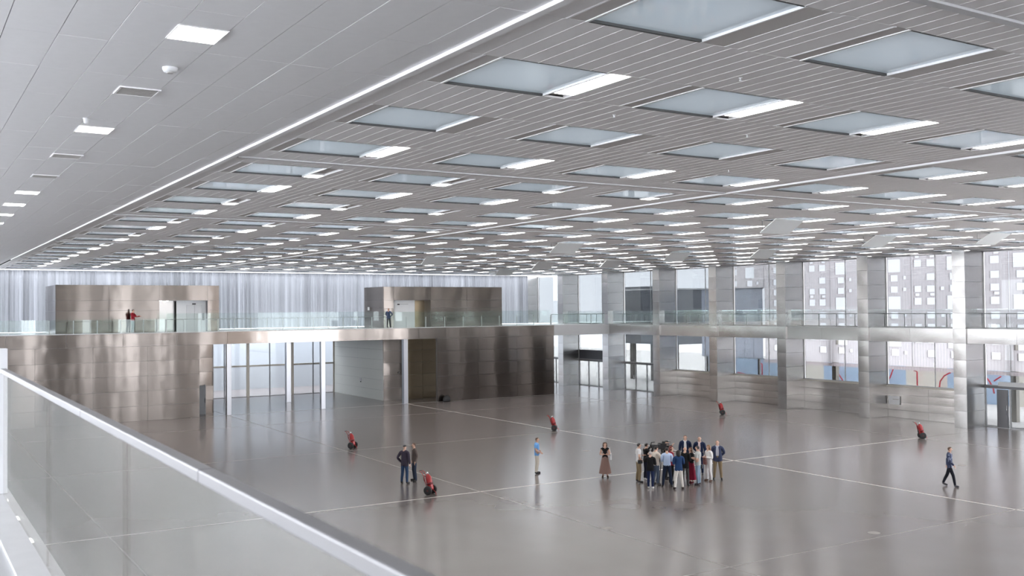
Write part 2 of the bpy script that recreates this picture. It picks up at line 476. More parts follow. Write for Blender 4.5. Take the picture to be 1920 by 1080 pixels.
def lamp_meshes(y0, y1, tagname):
    h = MB(); x0, x1 = GX1 + 0.055, CX1 - 0.03
    h.box(x0 - 0.012, y0 - 0.012, 0.0, x0, y1 + 0.012, 0.05); h.box(x1, y0 - 0.012, 0.0, x1 + 0.012, y1 + 0.012, 0.05)
    h.box(x0, y0 - 0.012, 0.0, x1, y0, 0.05); h.box(x0, y1, 0.0, x1, y1 + 0.012, 0.05)
    d = MB(); d.box(x0, y0, -0.004, x1, y1, 0.03)
    return h.mesh('strip_lamp', 'trim_white'), d.mesh('diffuser', 'lamp_white')
cover_me = MB().box(GX1 + 0.035, CY0, 0.001, CX1 - 0.015, CY1, 0.04).mesh('slot_cover', 'slot_dark')
LONG = lamp_meshes(0.87, 2.38, 'long'); SHORT = lamp_meshes(2.16, 2.64, 'short')
NTH = 'first second third fourth fifth sixth seventh eighth ninth tenth eleventh twelfth thirteenth fourteenth fifteenth sixteenth seventeenth eighteenth nineteenth twentieth'.split()
for i in range(NI):
    for j in range(-2, NJ):
        x0, y0 = GX + i * PX, GY + j * PY
        if x0 + CX1 > 60.8: continue
        link('coffer_frame', trim_me, ce, (x0, y0, CZ))
        link('glass_panel', pane_me, ce, (x0, y0, CZ))
        if j < 1 or j > 19 or (i < 4 and j == 2):
            link('slot_cover', cover_me, ce, (x0, y0, CZ)); continue
        short = i < 4 and j % 2 == 0 and j < 14
        hm, dm = SHORT if short else LONG
        o = link('strip_lamp', hm, None, (x0, y0, CZ))
        if short: tag(o, 'short stubby lit lamp, %s coffer from the pale edge, %s coffer row from the front' % (NTH[i], NTH[j]), 'ceiling lamp', 'short lamps of the hall ceiling')
        else: tag(o, 'long lit strip lamp, %s coffer from the pale edge, %s coffer row from the front' % (NTH[i], NTH[j]), 'ceiling lamp', 'long strip lamps of the hall ceiling')
        link('diffuser', dm, o)
# module rails
def trim(name, *box, mat='rail_grey'):
    return struct(MB().box(*box).build(name, mat))
t1 = struct(MB().box(6.43, -34, CZ - 0.05, 6.55, 72.0, CZ + 0.08, 0).box(6.57, -34, CZ + 0.02, 6.63, 72, CZ + 0.06, 1).build('trim_1', ['trim_white', 'plenum_dark']), 'white edge strip between pale ceiling and hall ceiling')
k = 2
for i in (4, 8, 12):
    x = GX + i * PX
    struct(MB().box(x - 0.03, -8, CZ - 0.05, x + 0.09, 88, CZ + 0.06).build('trim_%d' % k, 'trim_white')); k += 1
for j in (0, 4, 8, 12, 16, 20):
    y = GY + j * PY
    struct(MB().box(6.63, y - 0.085, CZ - 0.03, 61, y + 0.05, CZ + 0.06, 0).box(6.63, y + 0.05, CZ + 0.02, 61, y + 0.085, CZ + 0.06, 1).build('trim_%d' % k, ['rail_grey', 'plenum_dark'])); k += 1

# pale left ceiling: tiles
TW, TL = 0.61, 1.905
tiles = []
for a in range(-26, 9):
    for c in range(-9, 43):
        x = 2.97 + a * TW - 0.0; y = 11.73 + c * TL
        if x + TW > 6.43: w = 6.43 - x
        else: w = TW
        if w < 0.1: continue
        tiles.append((x, y, w, TL))
holes = []
SQ = [(2.97, 12.42), (2.97, 20.08), (2.99, 31.7), (3.0, 35.45), (3.0, 39.2), (3.0, 43.0)]
VENT = [(2.98, 16.25), (2.98, 23.85), (2.98, 27.7)]
tiles.sort(key=seen_key)
tile_me = {}
for (x, y, w, l) in tiles[:280]:
    kx = round(w, 3)
    if kx not in tile_me:
        tile_me[kx] = MB().box(0.005, 0.005, 0, w - 0.005, l - 0.005, 0.03).mesh('ceiling_tile', 'tile_white')
    link('ceiling_tile', tile_me[kx], ce, (x, y, CZ + random.uniform(0, 0.004)))
b = MB()
for (x, y, w, l) in tiles[280:]: b.box(x + 0.005, y + 0.005, CZ, x + w - 0.005, y + l - 0.005, CZ + 0.03)
o = b.build('ceiling_tiles', 'tile_white', ce); o['kind'] = 'stuff'
SQN = ['largest and nearest square lit lamp in the pale smooth ceiling', 'second nearest square lit lamp in the pale smooth ceiling',
       'third square lit lamp along the pale ceiling', 'fourth square lit lamp along the pale ceiling',
       'fifth square lit lamp along the pale ceiling', 'farthest square lit lamp in the pale ceiling']
sqh = MB(); sqh.box(-0.015, -0.015, -0.012, 0, 0.685, 0.0); sqh.box(0.60, -0.015, -0.012, 0.615, 0.685, 0); sqh.box(0, -0.015, -0.012, 0.60, 0, 0); sqh.box(0, 0.67, -0.012, 0.60, 0.685, 0)
sqh = sqh.mesh('square_lamp', 'trim_white'); sqd = MB().box(0, 0, -0.008, 0.6, 0.67, 0).mesh('diffuser', 'lamp_white')
for (x, y), t in zip(SQ, SQN):
    o = tag(link('square_lamp', sqh, None, (x, y, CZ)), t, 'ceiling lamp', 'square lamps of the pale ceiling'); link('diffuser', sqd, o)
vn = MB(); vn.box(0, 0, -0.02, 0.03, 0.60, 0); vn.box(0.59, 0, -0.02, 0.62, 0.60, 0); vn.box(0.03, 0, -0.02, 0.59, 0.03, 0); vn.box(0.03, 0.57, -0.02, 0.59, 0.60, 0)
vn = vn.mesh('air_vent', 'trim_white')
for (x, y), t in zip(VENT, ['air vent grille just beyond the nearest square lamp', 'air vent grille just beyond the second square lamp', 'farthest air vent grille in the pale ceiling']):
    o = tag(link('air_vent', vn, None, (x, y, CZ)), t, 'vent', 'vents of the pale ceiling')
    for k2 in range(9): MB().box(0.03, 0.035 + k2 * 0.06, -0.015, 0.59, 0.035 + k2 * 0.06 + 0.035, -0.004).build('louvre', 'vent_grey', o)
b = MB(); b.lathe([(0.02, -0.07), (0.09, -0.065), (0.11, -0.02), (0.11, 0)], 18); b2 = MB().lathe([(0.045, -0.085), (0.05, -0.065)], 14)
o = tag(b.build('smoke_detector', 'white_paint', None, (3.38, 14.7, CZ)), 'round white smoke detector between nearest lamp and vent', 'detector'); b2.build('sensor', 'vent_grey', o)
o = tag(MB().lathe([(0.015, -0.1), (0.04, -0.09), (0.05, -0.02), (0.06, 0)], 14).build('sprinkler_head', 'white_paint', None, (2.95, 19.3, CZ)), 'small white sprinkler head before the second square lamp', 'sprinkler')
spr = MB().lathe([(0.01, -0.05), (0.025, -0.046), (0.012, -0.03), (0.012, -0.006), (0.03, -0.005), (0.03, 0)], 12).mesh('sprinkler_head', 'white_paint')
for (x, y) in ((11.1, 11.0), (14.9, 14.6), (20.6, 11.0), (11.2, 14.3), (18.3, 18.6)):
    tag(link('sprinkler_head', spr, None, (x, y, CZ)), 'tiny white sprinkler head on the grey slatted ceiling', 'sprinkler', 'sprinklers of the hall ceiling')

# open hatches hanging from the hall ceiling
hb = MB(); hb.bbox(-0.82, -0.5, -0.02, 0.82, 0.5, 0.02, 0.008); hb = hb.mesh('ceiling_hatch', 'hatch_glass')
harm = MB().tube([(0, 0, 0), (0, 0.0, 0.45)], 0.012, 6).mesh('stay', 'frame_grey')
HATCH = [(30.61, 28.14), (42.19, 32.37), (45.92, 28.59), (45.44, 43.28), (30.73, 43.51), (42.42, 47.79), (44.84, 57.72), (41.52, 61.74), (30.5, 58.39), (45.95, 74.52)]
HL = ['nearest open glass hatch tilted down from the ceiling, large and clear', 'open ceiling hatch second from the right, above the third column bay', 'rightmost open ceiling hatch near the frame edge',
      'small open hatch above the second screened bay', 'open hatch alone in mid ceiling, above the standing group', 'open hatch by the ceiling edge above the first screened bay',
      'open hatch above the dark block outside', 'tiny open hatch left of the dark block', 'leftmost tiny open hatch, above the right metal cabin', 'farthest tiny open hatch above the cabin corner']
for (x, y), t in zip(HATCH, HL):
    o = tag(link('ceiling_hatch', hb, None, (x, y, CZ - 0.29)), t, 'hatch', 'open hatches of the hall ceiling')
    o.rotation_euler = (R(-30), 0, 0)
    for sx in (-0.76, 0.76): 
        s_ = link('stay', harm, o, (sx, 0.40, 0.0)); s_.rotation_euler = (R(30), 0, 0)

# ------------------------------------------------------------------ far wall with mezzanine
ZW = [0, 1.1, 2.2, 3.3, 4.4, FZ]
def wall_block(name, x0, x1, label):
    w = struct(MB().box(x0, YW, 0, x1, YW + 0.3, FZ).build(name, 'frame_dark'), label)
    n_ = max(1, round((x1 - x0) / 3.82)); pw = (x1 - x0) / n_
    for k_ in range(n_): panels(w, x0 + k_ * pw, 0, pw, ZW, YW, 'wall_steel', n=6, bulge=0.001)
    return w
wf = wall_block('wall_far', -3.0, 19.7, 'brownish steel clad wall below the mezzanine')
wfr = wall_block('wall_far_right', 40.1, 52.4, 'brownish steel clad wall right of the opening')
wfr.name = 'wall_middle'
# mezzanine slab, fascia
mz = struct(MB().box(-14, YW, FZ, 62, 92.0, MZ).box(XC + 0.15, 5, FZ, 61.5, YW, MZ).build('floor_mezzanine', 'rail_grey'), 'mezzanine slab along the far and right sides')
for k_ in range(-3, 12):
    x0 = GX + PX * k_ ; x1 = x0 + PX
    if x0 > 52.3: break
    panels(mz, x0, 0, min(PX, 52.43 - x0), [FZ, MZ], YW, 'wall_steel', n=6, bulge=0.003)
# cap edge line of fascia
MB().box(-8, YW - 0.05, MZ, 52.43, YW + 0.1, MZ + 0.02).build('fascia_cap', 'rail_grey', mz)
# soffit
# opening: left return, right return
wr = struct(MB().box(19.4, YW + 0.3, 0, 19.7, 92, FZ).box(19.7, 78.4, 0, 21.3, 92, FZ).build('wall_return_left', 'frame_dark'))
wr.name = 'wall_left_return'
panels(wr, 19.7, 0, 1.6, ZW, 78.4, 'wall_steel')
w2 = struct(MB().box(36.7, 80.2, 0, 43.0, 92, FZ).build('wall_right_return', 'frame_dark'))
zt = [0, 0.9, 1.8, 2.7, 3.6, 4.5, FZ]
panels(w2, 80.2 + 5.6, 0, 5.6, zt, 36.7, 'tile_pale', '-x', bulge=0.001)
panels(w2, 80.2 + 11.4, 0, 5.8, zt, 36.7, 'tile_pale', '-x', bulge=0.001)
panels(w2, 36.7, 0, 1.85, ZW, 80.2, 'wall_steel')
panels(w2, 38.55, 0, 2.0, ZW, 80.2, 'bronze_steel', bulge=0.01)
panels(w2, 40.55, 0, 2.3, ZW, 80.2, 'bronze_steel', bulge=0.02)
# left door in the return
d = struct(empty('door_1', (19.75, 78.36, 0)), 'grey metal door in the left return of the opening')
MB().box(0.05, -0.06, 0.0, 0.80, -0.045, 2.25).build('door_leaf', 'door_grey', d)
MB().box(0.80, -0.07, 0.0, 0.92, -0.03, 2.3).build('door_frame', 'frame_dark', d)
MB().box(0.83, -0.10, 0.9, 0.89, -0.07, 1.25).build('push_bar', 'black', d)
o = tag(MB().bbox(0, 0, 0, 0.22, 0.06, 0.13, 0.01).build('exit_sign', 'black', None, (19.83, 78.28, 2.36)), 'small black sign box above the grey door', 'sign'); MB().box(0.02, -0.004, 0.02, 0.20, 0.0, 0.11).build('sign_face', 'frame_dark', o)
# posts at the facade line
post_me = {}
def post(x, y, w, d_, name, label, mat='post_steel', top=FZ):
    b_ = MB(); b_.bbox(-w / 2, -d_ / 2, 0, w / 2, d_ / 2, top, 0.012)
    o_ = struct(b_.build(name, mat, None, (x, y, 0)), label)
    MB().bbox(-w / 2 - 0.03, -d_ / 2 - 0.03, 0, w / 2 + 0.03, d_ / 2 + 0.03, 0.02, 0.005).build('base_plate', mat, o_)
    return o_
post(21.95, YW + 0.15, 0.36, 0.36, 'column', 'steel post at the left end of the glazed opening')
post(29.62, YW + 0.15, 0.36, 0.36, 'column', 'steel post in front of the glazed opening')
post(37.05, YW + 0.15, 0.40, 0.40, 'column', 'bright steel post where the floor lines meet')
post(29.35, 84.1, 0.42, 0.42, 'column', 'steel post standing halfway back in the opening')
# small fittings on the return
o = tag(MB().bbox(-0.05, 0, 0, 0, 0.35, 0.25, 0.01).build('wall_phone', 'white_paint', None, (36.66, 84.9, 1.5)), 'small white intercom on the pale tiled return', 'intercom')
MB().box(-0.075, 0.08, 0.05, -0.05, 0.16, 0.2).build('handset', 'white_paint', o); MB().box(-0.06, 0.1, -0.12, -0.0, 0.2, -0.04).build('plug', 'black', o)
o = tag(MB().bbox(0, -0.07, 0, 0.16, 0, 0.14, 0.012).build('door_sensor', 'black', None, (38.1, 80.16, 2.35)), 'small black sensor box on the dark return wall', 'sensor'); MB().lathe([(0.03, 0), (0.03, 0.02)], 10, 0, Matrix.Translation((0.08, -0.07, 0.07)) @ Matrix.Rotation(R(90), 4, 'X')).build('lens', 'chrome', o)

# glazing at the back of the opening
wb = struct(empty('window_1', (0, 91.7, 0)), 'tall glazed screen at the back of the opening')
gx = [20.4, 23.4, 26.4, 29.4, 32.5, 35.0, 36.7]
gx = [21.0, 23.6, 25.9, 28.1, 30.2, 32.4, 34.5, 36.65]
for k_, x in enumerate(gx):
    w_ = 0.26 if k_ in (3, 5) else (0.16 if k_ in (7,) else 0.06)
    MB().box(x - w_ / 2, -0.12, 0, x + w_ / 2, 0.05, FZ).build('mullion', 'frame_bronze' if w_ > 0.1 else 'frame_dark', wb)
for k_ in range(len(gx) - 1):
    MB().box(gx[k_], -0.10, 2.82, gx[k_ + 1], 0.02, 2.96).build('transom', 'frame_bronze', wb)
    MB().box(gx[k_] + 0.03, -0.012, 0.02, gx[k_ + 1] - 0.03, 0.012, 2.82).build('pane', 'clear_glass', wb)
    MB().box(gx[k_] + 0.03, -0.012, 2.96, gx[k_ + 1] - 0.03, 0.012, FZ).build('pane', 'clear_glass', wb)
    MB().box(gx[k_], -0.06, 0.0, gx[k_ + 1], 0.03, 0.04).build('threshold', 'frame_dark', wb)
# beyond the glazing: pale forecourt and a white screen wall
struct(MB().box(-10, 92.2, -0.2, 120, 260, -0.03).box(62, -60, -0.2, 260, 92.2, -0.03).build('ground', 'ground_pale'), 'pale paved forecourt outside')
tag(MB().box(8, 101, -0.03, 60, 101.3, 9.0).box(8, 100.94, 2.3, 60, 101.0, 2.36, 1).box(8, 100.96, 0, 60, 101, 2.3, 2).build('boundary_wall', [cloth((0.36, 0.385, 0.41)), cloth((0.27, 0.285, 0.30)), cloth((0.30, 0.315, 0.33))]), 'white boundary wall beyond the glazed opening, grey lower band', 'wall')

# ------------------------------------------------------------------ metal cabins on the mezzanine
def cabin(name, x0, x1, y0, y1, top, ox0, ox1, otop, label):
    c = tag(empty(name, (0, 0, 0)), label, 'cabin', 'metal cabins on the mezzanine')
    MB().box(x0, y0 + 0.0, otop, x1, y1, top).box(x0, y0, MZ, ox0, y1, otop).box(ox1, y0, MZ, x1, y1, otop).box(ox0, y1 - 0.3, MZ, ox1, y1, otop).build('body', 'frame_dark', c)
    zs = [MZ, MZ + 0.9, MZ + 1.7, otop, top]
    def run(a, bb, zz):
        n_ = max(1, round((bb - a) / 3.0)); pw = (bb - a) / n_
        for k_ in range(n_):
            for q in range(len(zz) - 1):
                link('metal_panel', panel_mesh(pw, zz[q + 1] - zz[q], 'wall_steel', random.randrange(4), bulge=0.001, n=6), c, (a + k_ * pw, y0, zz[q]))
    run(x0, ox0, zs); run(ox1, x1, zs); run(ox0, ox1, [otop, top])
    for q in range(len(zs) - 1):
        link('metal_panel', panel_mesh(y1 - y0, zs[q + 1] - zs[q], 'wall_steel', q, bulge=0.012), c, (x0, y1, zs[q]), R(-90))
    return c
c1 = cabin('metal_cabin', 9.95, 21.75, 78.4, 84.0, 10.07, 17.2, 20.85, 8.9, 'left metal clad cabin on the mezzanine with recessed lift lobby')
# lobby of cabin 1: steel cheek, lift front
MB().box(17.2, 79.4, MZ, 18.6, 79.45, 8.9).build('lobby_wall', 'low_steel', c1)
MB().box(18.6, 78.9, MZ, 20.85, 79.0, 8.9).build('lift_front', 'white_paint', c1)
for k_ in range(2): 
    MB().box(19.35 + k_ * 0.62, 78.86, MZ, 19.95 + k_ * 0.62, 78.9, 8.55).build('lift_door', 'rail_grey', c1)
MB().box(20.55, 78.84, MZ + 0.9, 20.72, 78.9, MZ + 1.45).build('call_panel', 'black', c1)
MB().box(19.8, 78.80, 8.58, 20.05, 78.9, 8.68).build('floor_indicator', 'black', c1)
for x in (17.4, 17.9): MB().lathe([(0.09, 0), (0.09, 0.02)], 14, 0, Matrix.Translation((x, 78.9, 8.87))).build('downlight', 'lamp_small', c1)
MB().box(17.2, 78.4, 8.88, 20.85, 84, 8.9).build('soffit', 'rail_grey', c1)
c2 = cabin('metal_cabin', 35.95, 47.95, 78.4, 82.5, 10.05, 36.9, 40.5, 8.86, 'right metal clad cabin on the mezzanine with open dark doorway')
MB().box(36.9, 78.62, MZ, 39.05, 78.7, 8.86).build('sliding_door', 'white_paint', c2)
MB().box(39.05, 80.0, MZ, 39.55, 80.1, 8.86).build('doorway_shade', 'shade_black', c2)  # black panel stands in for the shade inside the open doorway
MB().box(39.55, 79.6, MZ, 40.5, 79.7, 8.86).build('lobby_wall', 'bronze_steel', c2)
MB().box(37.35, 78.56, 8.45, 37.55, 78.62, 8.55).build('floor_indicator', 'black', c2)
MB().box(37.6, 78.58, 8.5, 38.4, 78.62, 8.53).build('sign_rail', 'frame_grey', c2)
MB().bbox(35.8, 81.2, 8.0, 35.9, 81.5, 8.3, 0.01).build('emergency_light', 'white_paint', c2)

# curtains
def curtain(name, pts_fn, L, z0, z1, label, seed):
    rnd = random.Random(seed); b_ = MB(); n_ = int(L / 0.055)
    ph = 0.0; rows = 3; dens = 1.0
    for k_ in range(n_ + 1):
        s_ = L * k_ / n_
        if k_ % 40 == 0: dens = rnd.uniform(0.6, 1.7); amp = rnd.uniform(0.06, 0.16)
        ph += 0.055 * 2 * math.pi / 0.42 * dens
        d_ = amp * math.sin(ph) + 0.05 * math.sin(ph * 0.37 + 1.3)
        for q in range(rows):
            t_ = q / (rows - 1)
            p = pts_fn(s_, d_ * (1.1 - 0.35 * t_)); b_.v.append((p[0], p[1], z0 + (z1 - z0) * t_))
    for k_ in range(n_):
        for q in range(rows - 1):
            a = k_ * rows + q
            b_.face((a, a + rows, a + rows + 1, a + 1), 0, True)
    o_ = tag(b_.build(name, 'curtain_cloth'), label, 'curtain')
    return o_
o = curtain('curtain', lambda s_, d_: (-12 + s_, 88.6 + d_, 0), 69.5, MZ + 0.03, 11.5, 'pale pleated full-width curtain behind the mezzanine cabins', 3)
p_ = pts = None
MB().box(-12, 88.4, 11.5, 57.6, 88.8, 11.56).build('curtain_track', 'rail_grey', o)

# balustrades on the mezzanine
def balustrade(name, x0, x1, y, h, pitch, mat, label, post_h=1.0, rail=True):
    b_ = tag(empty(name, (0, 0, 0)), label, 'balustrade')
    n_ = max(1, round((x1 - x0) / pitch)); pw = (x1 - x0) / n_
    for k_ in range(n_):
        MB().box(x0 + k_ * pw + 0.01, y, MZ + 0.03, x0 + (k_ + 1) * pw - 0.01, y + 0.02, MZ + h).build('pane', mat, b_)
    if post_h:
        for k_ in range(n_ + 1):
            MB().box(x0 + k_ * pw - 0.025, y + 0.06, MZ, x0 + k_ * pw + 0.025, y + 0.11, MZ + post_h).build('post', 'rail_grey', b_)
    if rail:
        MB().tube([(x0, y + 0.085, MZ + post_h), (x1, y + 0.085, MZ + post_h)], 0.02, 8).build('handrail', 'frame_grey', b_)
    MB().box(x0, y - 0.02, MZ + 0.005, x1, y + 0.05, MZ + 0.05).build('shoe', 'rail_grey', b_)
    return b_
balustrade('glass_parapet', -1.0, 9.3, YW + 0.25, 1.06, 2.6, 'parapet_glass', 'bright frosted looking glass parapet at the left end of the mezzanine', 0, False)
balustrade('glass_balustrade', 9.3, 17.3, YW + 0.3, 1.05, 1.75, 'rail_glass', 'low glass balustrade with slim posts before the left cabin', 1.0, False)
balustrade('glass_balustrade', 17.35, 35.4, YW + 0.3, 1.45, 1.28, 'rail_glass', 'greenish glass balustrade with posts between the two cabins', 1.0)
balustrade('glass_balustrade', 35.45, 52.3, YW + 0.3, 1.40, 1.9, 'rail_glass', 'greenish glass balustrade before the right cabin', 0.95, False)
balustrade('glass_balustrade', 52.4, 58.6, YW + 0.3, 1.1, 1.5, 'rail_glass', 'glass balustrade where the mezzanine meets the right column row', 1.0)

# ------------------------------------------------------------------ right side: columns, windows, low walls
CY = [92.2, 84.55, 76.92, 69.30, 61.95, 54.33, 46.64, 39.10, 31.45, 23.8, 16.2, 8.6]
zlow = [0, 1.1, 2.2, 3.3, 4.4, FZ]; zmid = [FZ, MZ]; zup = [MZ, MZ + 1.02, MZ + 2.04, MZ + 3.06, MZ + 4.08, CZ]
CNAME = ['behind the curtain end', 'at the far corner', 'between the two glazed doors', 'left of the first low wall', 'right of the first low wall', 'third along the low walls', 'fourth along the low walls', 'bright one beside the glass doors', 'beyond the frame', 'beyond the frame', 'beyond the frame', 'beyond the frame']
for k_, yc in enumerate(CY):
    hw = 0.46 if k_ > 0 else 0.4
    c = struct(MB().box(XC + 0.03, yc - hw + 0.03, 0, XW + 0.15, yc + hw - 0.03, CZ + 0.03).build('column', 'frame_dark'), 'steel clad column ' + CNAME[k_])
    zz = zlow + zup
    zz = sorted(set(zlow + zmid + zup))
    panels(c, yc + hw, 0, 2 * hw, zz, XC + 0.03, 'column_steel', '-x', bulge=0.012)
    panels(c, XC, 0, 2.05, zz, yc - hw + 0.03, 'column_steel', '-y', bulge=0.012)
# beam fascia panels between columns
for k_ in range(1, len(CY) - 1):
    ya, yb = CY[k_] - 0.46, CY[k_ + 1] + 0.46
    n_ = 2; pw = (ya - yb) / n_
    for q in range(n_): panels(mz, ya - q * pw, 0, pw, zmid, XC + 0.13, 'column_steel', '-x', bulge=0.012, n=6)
# bays
wi = 2; di = 2
def bay_frame(win, ya, yb, z0, z1, mids, tr=(), gm='window_glass'):
    """glass window in the plane x = XW between columns"""
    f = 0.07
    MB().box(XW - 0.05, yb, z0, XW + 0.08, yb + f, z1).build('mullion', 'frame_grey', win)
    MB().box(XW - 0.05, ya - f, z0, XW + 0.08, ya, z1).build('mullion', 'frame_grey', win)
    MB().box(XW - 0.05, yb, z0, XW + 0.08, ya, z0 + f).build('sill_bar', 'frame_grey', win)
    MB().box(XW - 0.05, yb, z1 - f, XW + 0.08, ya, z1).build('head_bar', 'frame_grey', win)
    es = [yb + f] + [yb + (ya - yb) * t for t in mids] + [ya - f]
    for t in mids:
        y = yb + (ya - yb) * t
        MB().box(XW - 0.02, y - 0.02, z0, XW + 0.05, y + 0.02, z1).build('mullion', 'frame_grey', win)
    for q in range(len(es) - 1):
        MB().box(XW + 0.0, es[q] + 0.025, z0 + f, XW + 0.016, es[q + 1] - 0.025, z1 - f).build('pane', gm, win)
    for z in tr:
        MB().box(XW - 0.04, yb, z - 0.05, XW + 0.07, ya, z + 0.05).build('transom', 'frame_dark', win)
for k_ in range(0, 8):
    ya, yb = CY[k_] - 0.46, CY[k_ + 1] + 0.46
    up = struct(empty('window_%d' % wi)); wi += 1
    bay_frame(up, ya, yb, MZ, CZ, (0.40,))
    if k_ in (0, 1, 2, 7, 8):           # glazed to the floor, doors
        dw = struct(empty('window_%d' % wi)); wi += 1
        bay_frame(dw, ya, yb, 2.7, FZ, (0.37,), gm='low_glass')
        MB().box(XW - 0.12, yb, 2.55, XW + 0.12, ya, 2.72).build('door_beam', 'frame_dark', dw)
        dd = struct(empty('door_%d' % di)); di += 1
        es = [yb + (ya - yb) * t for t in (0.0, 0.25, 0.5, 0.75, 1.0)]
        for q in range(5):
            MB().box(XW - 0.06, es[q] - 0.04, 0, XW + 0.06, es[q] + 0.04, 2.55).build('door_frame', 'frame_grey', dd)
        for q in range(4):
            MB().box(XW, es[q] + 0.04, 0.05, XW + 0.016, es[q + 1] - 0.04, 2.55).build('door_pane', 'low_glass', dd)
            MB().box(XW - 0.03, es[q] + 0.04, 0, XW + 0.03, es[q + 1] - 0.04, 0.06).build('bottom_rail', 'frame_grey', dd)
            MB().tube([(XW - 0.08, es[q] + 0.2, 0.9), (XW - 0.08, es[q] + 0.2, 1.5)], 0.018, 6).build('pull_handle', 'chrome', dd)
        if k_ == 7:
            MB().box(XW - 0.09, es[3] + 0.1, 0.05, XW - 0.03, es[3] + 0.85, 2.5).build('opening_shade', 'frame_dark', dd)  # dark panel drawn in place of a shaded opening
            MB().box(XW - 0.2, yb + 0.6, 2.72, XW - 0.05, ya - 1.0, 3.0).build('door_operator', 'rail_grey', dd)
        if k_ == 1:
            MB().box(XW - 0.02, yb, 2.6, XW + 0.5, ya, 3.7).build('canopy_band', 'block_grey', dw)
    else:
        lw = struct(MB().box(XW, yb - 0.02, 0, XW + 0.15, ya + 0.02, 2.2).build('wall_low', 'frame_dark'), 'low steel clad wall under the window')
        for q in range(2):
            pw = (ya - yb) / 2
            panels(lw, ya - q * pw, 0, pw, [0, 0.55, 1.1, 1.65, 2.2], XW, 'low_steel', '-x', bulge=0.010)
        MB().box(XW - 0.14, yb, 2.2, XW + 0.15, ya, 2.29).build('window_sill', 'frame_bronze', lw)
        dw = struct(empty('window_%d' % wi)); wi += 1
        bay_frame(dw, ya, yb, 2.29, FZ, (0.42,), gm='low_glass')
    # mezzanine balustrade of the bay
    if 1 <= k_ <= 7:
        bl = tag(empty('glass_balustrade'), 'clear glass balustrade with dark rail between right hand columns, %s' % ('first bay from the far corner', 'second bay from the far corner', 'third bay from the far corner', 'fourth bay from the far corner', 'fifth bay from the far corner', 'sixth bay from the far corner', 'bay above the glass doors', 'bay beyond the frame', 'bay behind the camera')[k_ - 1], 'balustrade', 'balustrades between the columns')
        n_ = 4; pw = (ya - yb) / n_
        for q in range(n_):
            MB().box(XC + 0.3, yb + q * pw + 0.01, MZ + 0.03, XC + 0.318, yb + (q + 1) * pw - 0.01, MZ + 1.3).build('pane', 'clear_rail_glass', bl)
        MB().box(XW - 0.25, yb, MZ + 0.95, XW - 0.21, ya, MZ + 1.0).build('rail', 'frame_dark', bl)
        for q in range(0, n_ + 1):
            MB().box(XW - 0.25, yb + q * pw - 0.02, MZ, XW - 0.21, yb + q * pw + 0.02, MZ + 0.98).build('post', 'frame_dark', bl)
        MB().box(XC + 0.27, yb, MZ, XC + 0.35, ya, MZ + 0.05).build('shoe', 'frame_grey', bl)
# white plate on the low wall
o = tag(MB().bbox(-0.06, -0.48, -0.30, 0, 0.48, 0.30, 0.015).build('notice_plate', 'white_paint', None, (XW - 0.05, 45.6, 1.22)), 'white rectangular plate on the low wall of the fourth bay', 'plate')
MB().box(-0.075, -0.40, 0.05, -0.06, 0.1, 0.10).build('slot', 'vent_grey', o)

